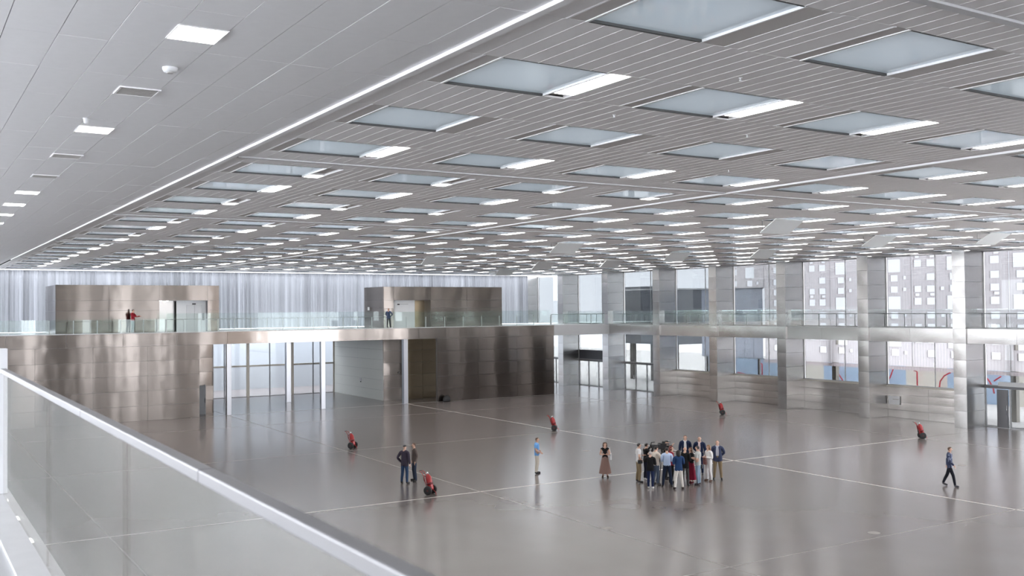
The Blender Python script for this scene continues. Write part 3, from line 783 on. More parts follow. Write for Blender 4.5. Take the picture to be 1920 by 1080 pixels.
# ------------------------------------------------------------------ outside: pierced screen, hoarding, tubes, blocks
def pierced(name, ya, yb, z0, z1, label, x=64.6):
    """sheet with square holes, a real mesh with the holes left out"""
    holes_ = []
    y_lo = min(ya, yb)
    def add(cy, cz, w, h): holes_.append((cy - w / 2, cy + w / 2, cz - h / 2, cz + h / 2))
    ph0 = 48.3
    for q in range(-12, 14):
        c0 = ph0 + q * 5.0
        for r in range(0, 5):
            zL = 2.55 + r * 2.83
            add(c0, zL, 1.15, 0.98)
            add(c0, zL + 1.02, 0.68, 0.48); add(c0, zL + 1.88, 0.68, 0.50)
            add(c0 + 0.92, zL + 1.02, 0.34, 0.26); add(c0 - 0.92, zL + 1.02, 0.34, 0.26)
            if r % 2: add(c0 + 0.92, zL + 1.9, 0.32, 0.26)
            add(c0 - 0.92, zL + 1.9, 0.30, 0.26)
            add(c0 - 2.05, zL + 0.1, 0.66, 0.52)
            if (q + r) % 3: add(c0 - 2.05, zL + 1.02, 0.62, 0.46)
            add(c0 - 2.0, zL + 0.60, 0.4, 0.2)
            add(c0 - 3.12, zL + 0.1, 0.70, 0.52); add(c0 - 3.12, zL + 1.02, 0.70, 0.48); add(c0 - 3.12, zL + 1.9, 0.70, 0.50)
            add(c0 - 3.25, zL + 0.60, 0.42, 0.2)
    a, c_ = min(ya, yb), max(ya, yb)
    holes_ = [h for h in holes_ if h[0] > a + 0.05 and h[1] < c_ - 0.05 and h[2] > z0 + 0.05 and h[3] < z1 - 0.05]
    ygrid = sorted({a, c_} | {round(h[0], 4) for h in holes_} | {round(h[1], 4) for h in holes_})
    zgrid = sorted({z0, z1} | {round(h[2], 4) for h in holes_} | {round(h[3], 4) for h in holes_})
    b_ = MB(); T = 0.10
    idx = {}
    def vid(i_, j_, s_):
        key = (i_, j_, s_)
        if key not in idx:
            idx[key] = len(b_.v); b_.v.append((x + (T if s_ else 0), ygrid[i_], zgrid[j_]))
        return idx[key]
    solid = {}
    for i_ in range(len(ygrid) - 1):
        for j_ in range(len(zgrid) - 1):
            cy, cz = (ygrid[i_] + ygrid[i_ + 1]) / 2, (zgrid[j_] + zgrid[j_ + 1]) / 2
            solid[i_, j_] = not any(h[0] < cy < h[1] and h[2] < cz < h[3] for h in holes_)
    for (i_, j_), s_ in solid.items():
        if not s_: continue
        b_.face((vid(i_, j_, 0), vid(i_, j_ + 1, 0), vid(i_ + 1, j_ + 1, 0), vid(i_ + 1, j_, 0)))
        for (di_, dj_, p, q) in ((-1, 0, (0, 0), (0, 1)), (1, 0, (1, 1), (1, 0)), (0, -1, (1, 0), (0, 0)), (0, 1, (0, 1), (1, 1))):
            if not solid.get((i_ + di_, j_ + dj_), False):
                A = (i_ + p[0], j_ + p[1]); B = (i_ + q[0], j_ + q[1])
                b_.face((vid(*A, 0), vid(*A, 1), vid(*B, 1), vid(*B, 0)))
    return tag(b_.build(name, 'screen'), label, 'screen', 'pierced screens outside the right windows')
SCN = [(66.0, 61.6, 9.70, 'pierced screen outside the second window bay, only its high end'), (61.5, 54.4, 3.45, 'pierced screen with square holes outside the first low wall bay'), (54.3, 46.8, 3.45, 'pierced screen with square holes outside the second low wall bay'),
       (46.7, 39.2, 3.45, 'pierced screen with square holes outside the bay with the white plate'), (39.1, 31.5, 3.45, 'pierced screen above the glass doors at the right')]
for a, c_, z0, t in SCN: pierced('pierced_screen', a, c_, z0, 14.0, t)
for k_, (a, c_) in enumerate(((61.6, 54.3), (54.3, 39.1), (39.1, 31.4))):
    tag(MB().box(64.5, c_, 3.15, 64.8, a, 3.4).build('screen_rail', 'screen'), 'cream rail under the pierced screens, ' + ('far length', 'middle length', 'near length')[k_], 'rail')
for (y, t) in ((54.35, 'far'), (41.9, 'middle'), (39.15, 'near')):
    tag(MB().bbox(64.9, y - 0.2, -0.03, 65.3, y + 0.2, 6.2, 0.02).build('screen_post', 'frame_bronze'), 'grey post behind the pierced screens, %s one' % t, 'post')
# hoarding far out with red lettering-like tubes
for k_, (a, c_, mt) in enumerate(((80, 69, 'hoarding_blue'), (69, 64, 'hoarding_cream'), (64, 55, 'hoarding_blue'), (55, 51, 'hoarding_cream'), (51, 45, 'hoarding_blue'), (45, 36, 'hoarding_cream'), (36, 30, 'hoarding_blue'))):
    tag(MB().box(75, c_, -0.03, 75.1, a, 2.7).build('hoarding', mt), ('pale blue hoarding sheet outside' if mt == 'hoarding_blue' else 'cream hoarding sheet outside') + ', ' + ('behind the far corner', 'behind the first low bay', 'behind the second low bay', 'behind the second column', 'behind the plate bay', 'behind the bright column', 'behind the glass doors')[k_], 'hoarding', 'hoarding sheets outside')
for k_, pts in enumerate(([(0, 0), (0, 1.5), (-1.2, 0.0)], [(-1.2, 1.4), (-1.2, 0.1), (-2.4, 0.35)], [(0, 1.5), (0.3, 0.8), (0.9, 0)], [(0, 0), (0, 1.4), (0.3, 1.5)], [(0, 0), (-0.1, 0.7), (-0.5, 1.2), (-1.1, 1.5)], [(0, 1.5), (-0.5, 1.1), (-0.9, 0.5), (-1.0, 0)], [(0, 1.4), (0.6, 1.0)], [(0, 0), (0.0, 1.3), (0.5, 1.45)], [(0, 0.1), (1.4, 0.3)])):
    y0 = (62.5, 60.0, 56.0, 53.6, 51.5, 47.6, 46.0, 71.5, 73.5)[k_]
    yy = y0
    b_ = MB().tube([(74.6, yy + p[0], 0.9 + p[1]) for p in pts], 0.06, 8)
    o_ = tag(b_.build('red_tube', 'red_tube'), 'bent red tube outside the lower windows, %s from the far end' % ('third', 'fourth', 'fifth', 'sixth', 'seventh', 'eighth', 'ninth', 'second', 'first')[k_], 'tube', 'red tubes outside')
    MB().tube([(74.6, yy + pts[0][0], -0.03), (74.6, yy + pts[0][0], 0.92)], 0.04, 6).build('stand', 'frame_grey', o_)
# buildings and shade trees beyond the glazed doors
o = tag(MB().box(70, 80.0, MZ - 2.4, 78, 88.4, 9.95).build('building_block', 'block_grey'), 'dark grey block outside the upper window, flat roof', 'building')
for q in range(8): MB().box(69.95, 80.0, MZ - 2.2 + q * 0.77, 70, 88.4, MZ - 2.2 + q * 0.77 + 0.72).build('cladding_board', 'block_grey', o)
MB().box(69.9, 79.9, 9.95, 78.1, 88.5, 10.1).build('roof_edge', 'white_paint', o)
for q in range(3): MB().box(71, 80.5 + q * 3.6, -0.03, 71.5, 81 + q * 3.6, MZ - 2.4).build('leg', 'trunk_grey', o)
o = tag(MB().box(64.60, 61.7, 9.6, 64.70, 69.4, 9.7).box(64.60, 61.7, 3.4, 64.70, 69.4, 3.5).build('metal_screen', 'frame_grey'), 'plain metal sheet screen outside the second window bay', 'screen')
for q in range(7): link('metal_panel', panel_mesh(1.1, 6.3, 'sheet_pale', q % 4, bulge=0.06), o, (64.55, 69.4 - q * 1.1, 3.4), R(-90))
for y in (62.3, 65.5, 68.8): MB().box(64.57, y - 0.1, -0.03, 64.73, y + 0.1, 3.4).build('leg', 'frame_grey', o)

# unseen near end and left side, openings shaped for daylight and streaked reflections
wn_ = struct(MB().box(-14, -34.3, 0, 62, -34, 1.0).box(-14, -34.3, 10.4, 62, -34, CZ).build('wall_near', 'wall_steel'), 'unseen near end wall, gaps added for streaked reflections')
x = -14.0
for pier, gap in ((5.5, 1.6), (4.0, 2.6), (6.5, 1.2), (3.0, 3.0), (5.0, 2.2), (7.5, 1.4), (4.5, 2.8), (3.5, 1.8), (6.0, 2.4), (9.0, 0)):
    if x > 61: break
    MB().box(x, -34.3, 1.0, min(62, x + pier), -34.0, 10.4).build('wall_pier', 'wall_steel', wn_)
    x += pier + gap
wl_ = struct(MB().box(-14.2, -34, 5.6, -14, 92, 7.3).build('wall_left', 'white_paint'), 'unseen white parapet of the side gallery, left open above for daylight')
for q in range(22):
    MB().box(-14.2, -34 + q * 6.0, 7.3, -14.0, -33.7 + q * 6.0, CZ).build('window_post', 'white_paint', wl_)

# ------------------------------------------------------------------ foreground gallery
ga = struct(MB().box(-14, -34, 5.6, 0.80, 73.0, 6.43).build('floor_gallery', 'gallery_floor'), 'gallery slab at the camera')
MB().box(0.62, -34, 6.43, 0.86, 73.0, 6.452).build('edge_cap', 'cap_stone', ga)
MB().box(0.80, -34, 5.5, 0.84, 73, 6.43).build('edge_fascia', 'wall_steel', ga)
struct(MB().box(0.3, -34, 0, 0.6, 73, 5.6).build('wall_gallery', 'wall_steel'), 'wall under the side gallery')
gb = tag(empty('glass_railing', (0, 0, 0)), 'large near glass railing with flat steel handrail at lower left', 'railing')
for (a, c_) in ((-6, -2.4), (-2.4, 0.9), (0.9, 4.25), (4.25, 6.63), (6.63, 9.46)):
    MB().box(0.79, a + 0.008, 6.455, 0.806, c_ - 0.008, 7.49).build('pane', 'near_glass', gb)
for (a, c_) in ((-6.0, 3.0), (3.0, 5.2), (5.2, 9.5)):
    MB().bbox(0.768, a + 0.002, 7.490, 0.818, c_ - 0.002, 7.53, 0.006).build('handrail', 'steel_rail', gb)
o = tag(empty('glass_panel_fence', (0, 0, 0)), 'taller white edged glass panel just past the handrail end', 'railing')
MB().bbox(0.76, 9.53, 6.455, 0.83, 9.62, 7.70, 0.005).build('end_post', 'white_paint', o)
for q in range(6): MB().box(0.785, 9.65 + q * 3.0, 6.455, 0.80, 12.6 + q * 3.0, 7.68).build('pane', 'parapet_glass', o)

# ------------------------------------------------------------------ wheeled extinguishers
def cart(x, y, a, label):
    """a = heading of the handle side in degrees around z"""
    t = empty('wheeled_extinguisher', (x, y, 0), R(a)); t.scale = (0.86, 0.86, 0.86)
    tag(t, label, 'fire extinguisher', 'wheeled extinguishers on the floor')
    tilt = Matrix.Translation((0, 0, 0.20)) @ Matrix.Rotation(R(-14), 4, 'Y')
    b_ = MB(); b_.lathe([(0.05, 0.02), (0.13, 0.03), (0.15, 0.10), (0.15, 0.62), (0.13, 0.72), (0.07, 0.80), (0.045, 0.84)], 18, 0, tilt)
    b_.build('cylinder', 'red_paint', t)
    b_ = MB(); b_.lathe([(0.04, 0.84), (0.05, 0.86), (0.05, 0.93), (0.02, 0.95)], 12, 0, tilt); b_.build('valve', 'chrome', t)
    b_ = MB(); b_.lathe([(0.155, 0.30), (0.155, 0.42)], 18, 0, tilt); b_.build('label_band', 'red_dark', t)
    for s in (-1, 1):
        w_ = MB(); mt = Matrix.Translation((-0.06, s * 0.25, 0.23)) @ Matrix.Rotation(R(90), 4, 'X')
        w_.lathe([(0.05, -0.045), (0.18, -0.055), (0.225, -0.04), (0.23, 0.0), (0.225, 0.04), (0.18, 0.055), (0.05, 0.045)], 20, 0, mt)
        wo = w_.build('wheel', 'black', t)
        MB().lathe([(0.05, -0.045), (0.06, 0.0), (0.05, 0.045)], 12, 0, mt).build('hub', 'red_paint', wo)
        MB().tube([tilt @ Vector((-0.14, s * 0.13, 0.0)), tilt @ Vector((-0.17, s * 0.13, 0.75)), tilt @ Vector((-0.25, s * 0.12, 1.0)), tilt @ Vector((-0.36, s * 0.10, 1.08))], 0.016, 8).build('frame_bar', 'red_paint', t)
    MB().tube([(-0.06, -0.28, 0.23), (-0.06, 0.28, 0.23)], 0.02, 8).build('axle', 'chrome', t)
    p1, p2 = tilt @ Vector((-0.36, -0.12, 1.08)), tilt @ Vector((-0.36, 0.12, 1.08))
    MB().tube([p1, p2], 0.018, 8).build('grip', 'black', t)
    MB().tube([tilt @ Vector((0.1, 0, 0.06)), Vector((0.26, 0, 0.13)), Vector((0.28, 0.0, 0.012))], 0.018, 8).build('foot_stand', 'red_paint', t)
    hose = []
    for q in range(34):
        th = q / 33 * 4 * math.pi
        hose.append(tilt @ Vector((-0.19 - 0.015 * q / 33, 0.12 * math.cos(th), 0.62 + 0.17 * math.sin(th))))
    MB().tube([tilt @ Vector((0, 0.0, 0.9))] + hose, 0.02, 6).build('hose', 'red_dark', t)
    MB().tube([tilt @ Vector((-0.2, 0.12, 0.5)), tilt @ Vector((-0.2, 0.1, 0.28))], [0.02, 0.045], 8).build('nozzle', 'black', t)
    MB().box(-0.02, -0.07, 0.0, 0.02, 0.07, 0.03).build('pressure_gauge', 'white_paint', t, tuple(tilt @ Vector((-0.05, 0, 0.86))))
    return t
HA = 328   # +x local ( foot side ) points to the right in the picture
cart(22.57, 53.50, HA - 25, 'red wheeled extinguisher alone on the floor left of the two talking men, farther away')
cart(19.75, 38.28, HA - 25, 'red wheeled extinguisher beside the white floor line near the two men')
cart(36.80, 53.60, HA - 5, 'red wheeled extinguisher on the long white floor line behind the man in blue')
cart(52.30, 54.10, HA - 5, 'small far red wheeled extinguisher before the steel columns')
cart(52.42, 37.35, HA - 5, 'red wheeled extinguisher at the end of the floor line near the walking man')
# black bag against the wall
b_ = MB(); b_.lathe([(0.30, 0), (0.34, 0.08), (0.33, 0.25), (0.26, 0.42), (0.14, 0.52), (0.03, 0.55)], 16, 0, Matrix.Diagonal((1.05, 0.7, 1, 1)))
o = tag(b_.build('bag', 'black', None, (40.75, 75.95, 0)), 'black rounded bag on the floor against the steel wall', 'bag')
MB().tube([(-0.1, -0.05, 0.5), (-0.06, -0.07, 0.62), (0.06, -0.07, 0.62), (0.1, -0.05, 0.5)], 0.015, 6).build('strap', 'black', o)
MB().box(-0.2, -0.26, 0.08, 0.2, -0.2, 0.26).build('pocket', 'black', o)

# ------------------------------------------------------------------ people
def arm_pose(kind, s):
    """elbow, wrist, hand direction ; s = side (+1 right)"""
    P = {
        'hang': ((0.245, -0.03, 1.15), (0.25, 0.04, 0.90), (0, 0.15, -1)),
        'loose': ((0.27, -0.06, 1.16), (0.30, 0.05, 0.92), (0, 0.3, -1)),
        'hold': ((0.24, -0.01, 1.14), (0.10, 0.24, 1.18), (-0.5, 0.8, 0.2)),
        'cross': ((0.27, 0.05, 1.17), (-0.02, 0.22, 1.20), (-1, 0.1, 0.1)),
        'clasp': ((0.26, 0.0, 1.16), (0.06, 0.21, 1.02), (-0.8, 0.4, -0.3)),
        'hip': ((0.40, -0.10, 1.17), (0.22, 0.06, 1.04), (-0.4, 0.7, -0.6)),
        'pocket': ((0.30, -0.12, 1.17), (0.20, 0.05, 0.95), (-0.1, 0.4, -0.9)),
        'raise': ((0.27, 0.14, 1.28), (0.14, 0.30, 1.53), (-0.3, 0.5, 0.8)),
        'point': ((0.28, 0.12, 1.22), (0.26, 0.42, 1.24), (0, 1, 0.1)),
        'behind': ((0.29, -0.14, 1.17), (0.05, -0.17, 0.98), (-0.9, -0.1, -0.2)),
        'swingf': ((0.25, 0.05, 1.15), (0.24, 0.22, 0.97), (0, 0.6, -0.8)),
        'swingb': ((0.25, -0.14, 1.16), (0.26, -0.16, 0.91), (0, -0.1, -1)),
    }[kind]
    return tuple(Vector((v[0] * s, v[1], v[2])) for v in P)

def person(label, x, y, face, height, top, legs, shoes='black', sleeve='long', arms=('hang', 'hang'), stance=0.10, step=0.0,
           hair='hair_black', hairstyle='short', z=0.0, hem=0.86, girth=1.0, look=0.0, skirt=None, inner=None, female=False, bald=False, lean=0.0, extra=None):
    sc = height / 1.76
    root = tag(empty('person', (x, y, z), R(-32 - face)), label, 'person')
    V = []; E = []; RAD = []; TAGS = []; ROOTS = []
    def v(p, r, parent=None, t=None):
        V.append(Vector(p)); RAD.append(r if isinstance(r, tuple) else (r, r))
        i_ = len(V) - 1
        if parent is not None: E.append((parent, i_)); TAGS.append(t)
        else: ROOTS.append(i_)
        return i_
    g = girth; sw = 0.175 if female else 0.195
    pel = v((0, 0, 0.97), (0.150 * g, 0.105 * g))
    wa = v((0, 0.005 + lean * 0.3, 1.12), ((0.125 if female else 0.145) * g, 0.10 * g), pel, 'torso')
    chz = v((0, lean * 0.7, 1.30), (0.155 * (1 if not female else 0.9) * (0.5 + 0.5 * g), 0.112 * (0.5 + 0.5 * g)), wa, 'torso')
    cl = v((0, lean - 0.005, 1.43), (0.095, 0.075), chz, 'torso')
    nk = v((0, lean + 0.01, 1.52), (0.055, 0.058), cl, 'neck')
    ly = look
    jaw = v((0.01 * ly, lean + 0.035, 1.585), (0.062, 0.072), nk, 'head')
    mid = v((0.012 * ly, lean + 0.025, 1.66), (0.075, 0.092), jaw, 'head')
    crown = v((0.01 * ly, lean + 0.012, 1.725), (0.058, 0.07), mid, 'head')
    hands = []
    for s, kind in ((-1, arms[0]), (1, arms[1])):
        el, wr_, hd = arm_pose(kind, s); hd.normalize()
        sh = v((s * sw, lean - 0.005, 1.41), 0.062, cl, 'torso')
        e_ = v(el, 0.044, sh, 'uarm'); f_ = v((el + wr_) / 2, 0.038, e_, 'farm'); w_ = v(wr_, 0.028, f_, 'farm')
        palm = v(wr_ + hd * 0.07, (0.036, 0.02), w_, 'hand')
        hands.append((wr_, hd, palm, s))
    for s in (-1, 1):
        st = step * s
        hx = s * stance
        hip = v((s * 0.085 * g, 0, 0.90), (0.088 * g, 0.092 * g), pel, 'leg')
        kn = v((s * (0.06 + stance * 0.45), 0.02 + st * 0.55, 0.50), 0.06, hip, 'leg')
        cf = v((s * (0.05 + stance * 0.6), -0.01 + st * 0.78, 0.33), 0.056, kn, 'leg')
        lift = 0.05 if st < 0 else 0.0
        an = v((s * (0.03 + stance * 0.85), -0.03 + st, 0.095 + lift), 0.042, cf, 'leg')
        heel = v((s * (0.03 + stance * 0.87), -0.045 + st, 0.05 + lift), (0.04, 0.04), an, 'foot')
        toe = v((s * (0.05 + stance * 0.95), 0.14 + st, 0.035), (0.042, 0.03), heel, 'foot')
    # five fingers each hand, rooted in the palm
    for wr_, hd, palm, s in hands:
        side = hd.cross(Vector((0, 0, 1)))
        if side.length < 0.2: side = Vector((0, 1, 0))
        side.normalize(); nrm = side.cross(hd).normalized()
        for q, ln in enumerate((0.066, 0.076, 0.07, 0.055)):
            o0 = wr_ + hd * 0.075 + side * (q - 1.5) * 0.019
            a0 = v(o0, 0.009); a1 = v(o0 + hd * ln * 0.55 - nrm * 0.006, 0.0088, a0, 'hand')
            v(o0 + hd * ln - nrm * 0.024, 0.0075, a1, 'hand')
        o0 = wr_ + hd * 0.03 + side * -0.025
        a0 = v(o0, 0.011); a1 = v(o0 + hd * 0.03 - side * 0.02, 0.0105, a0, 'hand'); v(o0 + hd * 0.06 - side * 0.025 - nrm * 0.008, 0.009, a1, 'hand')
    me = bpy.data.meshes.new('skeleton'); me.from_pydata([tuple(p * sc) for p in V], E, []); me.update()
    ob = bpy.data.objects.new('skeleton', me); COL.objects.link(ob)
    md = ob.modifiers.new('skin', 'SKIN'); md.use_smooth_shade = True
    if not me.skin_vertices: bpy.context.view_layer.update()
    sv = me.skin_vertices[0].data if me.skin_vertices else None
    if sv is None:
        me.attributes.new('skin', 'FLOAT', 'POINT')
    for i_, r in enumerate(RAD):
        sv[i_].radius = (r[0] * sc, r[1] * sc); sv[i_].use_root = i_ in ROOTS
    ss = ob.modifiers.new('sub', 'SUBSURF'); ss.levels = 2; ss.render_levels = 2
    dg = bpy.context.evaluated_depsgraph_get()
    body = bpy.data.meshes.new_from_object(ob.evaluated_get(dg))
    bpy.data.objects.remove(ob)
    body.name = 'body'
    segs = [(V[a] * sc, V[b_] * sc, t) for (a, b_), t in zip(E, TAGS)]
    def region(p):
        best = (9, None, 0)
        for a, c_, t in segs:
            d_ = c_ - a; u = max(0, min(1, (p - a).dot(d_) / max(d_.length_squared, 1e-9)))
            q = (a + d_ * u - p).length
            if q < best[0]: best = (q, t, u)
        return best[1], best[2]
    regs = []
    for poly in body.polygons:
        regs.append(region(poly.center))
    co = [vv.co.copy() for vv in body.vertices]; no = [vv.normal.copy() for vv in body.vertices]
    polys = [tuple(pp.vertices) for pp in body.polygons]; cen = [pp.center.copy() for pp in body.polygons]
    body.materials.clear(); body.materials.append(MATS['skin']); body.materials.append(MATS['black'])
    # face: nose, eyes, mouth and ears grown into the same body mesh
    bm = bmesh.new(); bm.from_mesh(body)
    for f in bm.faces: f.material_index = 0; f.smooth = True
    hc = Vector((0.012 * ly, lean + 0.025, 1.655)) * sc
    def blob(p, r, mi):
        res = bmesh.ops.create_icosphere(bm, subdivisions=1, radius=1.0)
        for vv in res['verts']:
            vv.co = Vector((vv.co.x * r[0], vv.co.y * r[1], vv.co.z * r[2])) * sc + p
            for f in vv.link_faces: f.material_index = mi; f.smooth = True
    blob(hc + Vector((0, 0.098, -0.02)) * sc, (0.014, 0.022, 0.024), 0)
    for s in (-1, 1):
        blob(hc + Vector((s * 0.03, 0.088, 0.005)) * sc, (0.012, 0.008, 0.007), 1)
        blob(hc + Vector((s * 0.077, -0.005, -0.015)) * sc, (0.012, 0.02, 0.032), 0)
    blob(hc + Vector((0, 0.088, -0.062)) * sc, (0.022, 0.008, 0.005), 1)
    bm.to_mesh(body); bm.free()
    link('body', body, root)
    def shell(name, sel, off, mat, zfn=None):
        used = {}; b_ = MB()
        for k_, p in enumerate(polys):
            if not sel(regs[k_], cen[k_] / sc): continue
            ids = []
            for vi in p:
                if vi not in used:
                    used[vi] = len(b_.v); q = co[vi] + no[vi] * (off * sc)
                    if zfn: q = zfn(q, no[vi])
                    b_.v.append(tuple(q))
                ids.append(used[vi])
            b_.face(ids, 0, True)
        if b_.f: return b_.build(name, mat, root)
    M = lambda c_: c_ if isinstance(c_, str) else cloth(c_)
    # garments
    def in_top(rg, c_):
        t, u = rg
        if t == 'torso' or (t == 'neck' and u < 0.05): return c_.z > hem - 0.005 and c_.z < 1.50
        if t == 'leg': return c_.z > hem
        if t == 'uarm': return sleeve != 'none' and (sleeve == 'long' or u < 0.62)
        if t == 'farm': return sleeve == 'long' and u < 0.97
        return False
    shell('jacket' if inner else 'shirt', lambda rg, c_: in_top(rg, c_) and not (inner and rg[0] == 'torso' and abs(c_.x) < 0.055 and c_.y > 0.02 and c_.z > 0.98), 0.022 if inner else 0.016, M(top))
    if inner: shell('shirt', lambda rg, c_: rg[0] in ('torso', 'neck') and c_.z > 0.98 and abs(c_.x) < 0.11 and c_.z < 1.52 and c_.y > 0.0, 0.010, M(inner))
    if not skirt:
        shell('trousers', lambda rg, c_: (rg[0] == 'leg' or (rg[0] == 'torso' and c_.z < 1.06)) and c_.z > 0.085, 0.012, M(legs))
    else:
        b_ = MB(); prof = [(0.30, 0.20), (0.26, 0.45), (0.205, 0.75), (0.165, 0.95), (0.135, 1.08)]
        n_ = 40
        for r, zz in prof:
            for q in range(n_):
                th = 2 * math.pi * q / n_
                rr = r * (1 + 0.05 * math.cos(th * 10) * (1.1 - zz))
                b_.v.append((rr * math.cos(th) * sc, rr * 0.82 * math.sin(th) * sc, zz * sc))
        for k_ in range(len(prof) - 1):
            for q in range(n_): b_.face((k_ * n_ + q, k_ * n_ + (q + 1) % n_, (k_ + 1) * n_ + (q + 1) % n_, (k_ + 1) * n_ + q), 0, True)
        b_.build('skirt', M(skirt), root)
    for s in (-1, 1):
        shell('shoe', lambda rg, c_: rg[0] == 'foot' and c_.x * s > 0, 0.008, M(shoes))
    hm = MATS[hair]
    hy = lean + 0.025
    if not bald:
        def hs(rg, c_):
            if rg[0] not in ('head',): return False
            yy = c_.y - hy
            if hairstyle == 'short': return c_.z > 1.695 or (yy < 0.015 and c_.z > 1.60)
            if hairstyle == 'cap': return c_.z > 1.67
            return c_.z > 1.70 or (yy < 0.03 and c_.z > 1.55)
        shell('hair' if hairstyle != 'cap' else 'cap', hs, 0.016, hm)
        if hairstyle == 'cap':
            MB().bbox(-0.07 * sc, (hy + 0.07) * sc, 1.675 * sc, 0.07 * sc, (hy + 0.17) * sc, 1.69 * sc, 0.006).build('cap_peak', hm, root)
        if hairstyle in ('long', 'bob'):
            b_ = MB(); zl = 1.28 if hairstyle == 'long' else 1.47; n_ = 14; rows_ = 6
            for r_ in range(rows_ + 1):
                t_ = r_ / rows_; zz = 1.74 - (1.74 - zl) * t_
                rad = 0.098 * math.sin(min(1, 0.35 + t_ * 1.6) * math.pi / 2) * (1.0 if t_ < 0.8 else 0.85)
                for q in range(n_ + 1):
                    th = math.pi + math.pi * q / n_
                    b_.v.append((rad * math.cos(th) * sc, ((hy - 0.0) + rad * 1.15 * math.sin(th)) * sc - 0.012 * sc, zz * sc))
            for r_ in range(rows_):
                for q in range(n_):
                    a = r_ * (n_ + 1) + q
                    b_.face((a, a + 1, a + n_ + 2, a + n_ + 1), 0, True)
            o_ = b_.build('long_hair', hm, root); so = o_.modifiers.new('thick', 'SOLIDIFY'); so.thickness = 0.02
    if extra: extra(root, sc)
    return root

BLK = (0.010, 0.010, 0.011); NAVY = (0.014, 0.022, 0.055); JEAN = (0.035, 0.065, 0.13); LJEAN = (0.22, 0.29, 0.37)
CREAM = (0.62, 0.56, 0.48); WHITE = (0.72, 0.70, 0.69); KHAKI = (0.23, 0.17, 0.10)
def crossbody(root, sc):
    MB().tube([(-0.13 * sc, 0.03, 1.46 * sc), (0.0, 0.16 * sc, 1.25 * sc), (0.17 * sc, 0.10 * sc, 1.0 * sc)], 0.012, 6).build('bag_strap', 'black', root)
    MB().bbox(0.16 * sc, -0.1 * sc, 0.86 * sc, 0.24 * sc, 0.12 * sc, 1.02 * sc, 0.02).build('shoulder_bag', 'black', root)
def totebag(root, sc):
    MB().bbox(-0.34 * sc, -0.14 * sc, 0.88 * sc, -0.24 * sc, 0.18 * sc, 1.20 * sc, 0.03).build('tote_bag', 'white_paint', root)
    MB().tube([(-0.29 * sc, -0.1 * sc, 1.19 * sc), (-0.22 * sc, -0.02, 1.47 * sc), (-0.29 * sc, 0.1 * sc, 1.19 * sc)], 0.012, 6).build('tote_strap', 'white_paint', root)
def phone(root, sc):
    MB().bbox(-0.04 * sc, 0.30 * sc, 1.19 * sc, 0.04 * sc, 0.315 * sc, 1.31 * sc, 0.004).build('phone', 'black', root)
def sidebag(root, sc):
    MB().bbox(0.20 * sc, -0.12 * sc, 0.70 * sc, 0.30 * sc, 0.10 * sc, 0.88 * sc, 0.02).build('shoulder_bag', 'black', root)
    MB().tube([(0.25 * sc, 0, 0.87 * sc), (0.19 * sc, -0.05, 1.46 * sc)], 0.010, 6).build('bag_strap', 'black', root)
def camera_up(root, sc):
    MB().bbox(-0.02 * sc, 0.20 * sc, 1.52 * sc, 0.20 * sc, 0.42 * sc, 1.68 * sc, 0.02).build('camera_body', 'black', root)
    MB().lathe([(0.05, 0), (0.06, 0.16), (0.05, 0.16)], 14, 0, Matrix.Translation((0.08 * sc, 0.42 * sc, 1.60 * sc)) @ Matrix.Rotation(R(-90), 4, 'X')).build('camera_lens', 'black', root)
    MB().tube([(0.08, 0.22 * sc, 1.68 * sc), (0.08, 0.24 * sc, 1.78 * sc), (0.08, 0.42 * sc, 1.78 * sc)], 0.03, 8).build('microphone', 'black', root)
def shawl(root, sc):
    MB().bbox(0.02 * sc, -0.16 * sc, 0.80 * sc, 0.22 * sc, 0.20 * sc, 1.22 * sc, 0.04).build('folded_coat', 'plaid_brown', root)

person('man in dark purple-grey jacket, jeans and black cap, back turned, talking to a man', 19.96, 41.35, 25, 1.80, (0.055, 0.045, 0.065), JEAN, hair='black', hairstyle='cap', arms=('pocket', 'hang'), stance=0.13, hem=0.80)
person('man in grey-brown jacket and dark jeans, facing the man in the cap', 20.64, 41.70, 250, 1.80, (0.12, 0.095, 0.085), (0.035, 0.045, 0.07), hair='hair_brown', arms=('loose', 'pocket'), stance=0.16, hem=0.84)
person('man alone in light blue polo shirt and cream trousers, hands clasped', 26.49, 40.17, 105, 1.77, (0.16, 0.36, 0.68), CREAM, sleeve='short', arms=('clasp', 'clasp'), hair='hair_brown', stance=0.09, hem=0.88)
person('woman alone in black top and long brown skirt with white tote bag', 28.55, 37.43, 185, 1.66, BLK, BLK, sleeve='none', arms=('hold', 'hold'), hair='hair_brown', hairstyle='bob', skirt=(0.24, 0.15, 0.125), female=True, hem=1.0, shoes=(0.06, 0.03, 0.02), extra=totebag)
person('man walking at the right in navy patterned jacket and dark trousers', 39.53, 26.85, 125, 1.76, 'camo_navy', (0.012, 0.013, 0.02), arms=('swingb', 'swingf'), step=0.26, stance=0.07, hair='hair_brown', hem=0.84, shoes=(0.10, 0.10, 0.11))
person('man in white shirt and khaki trousers with crossbody bag, left edge of the group', 29.02, 35.52, 80, 1.80, WHITE, KHAKI, sleeve='short', arms=('hold', 'hip'), stance=0.19, hair='hair_black', extra=crossbody, hem=0.92)
person('man in black top, navy jeans and white trainers seen from behind', 28.42, 33.97, 15, 1.66, BLK, (0.012, 0.02, 0.06), shoes=WHITE, arms=('raise', 'hold'), hair='hair_grey', stance=0.08, hem=0.84)
person('camera operator in dark clothes and pale trainers behind the man in black', 29.66, 35.75, 70, 1.72, BLK, (0.014, 0.016, 0.03), shoes=WHITE, arms=('raise', 'raise'), hair='hair_black', stance=0.1, extra=camera_up)
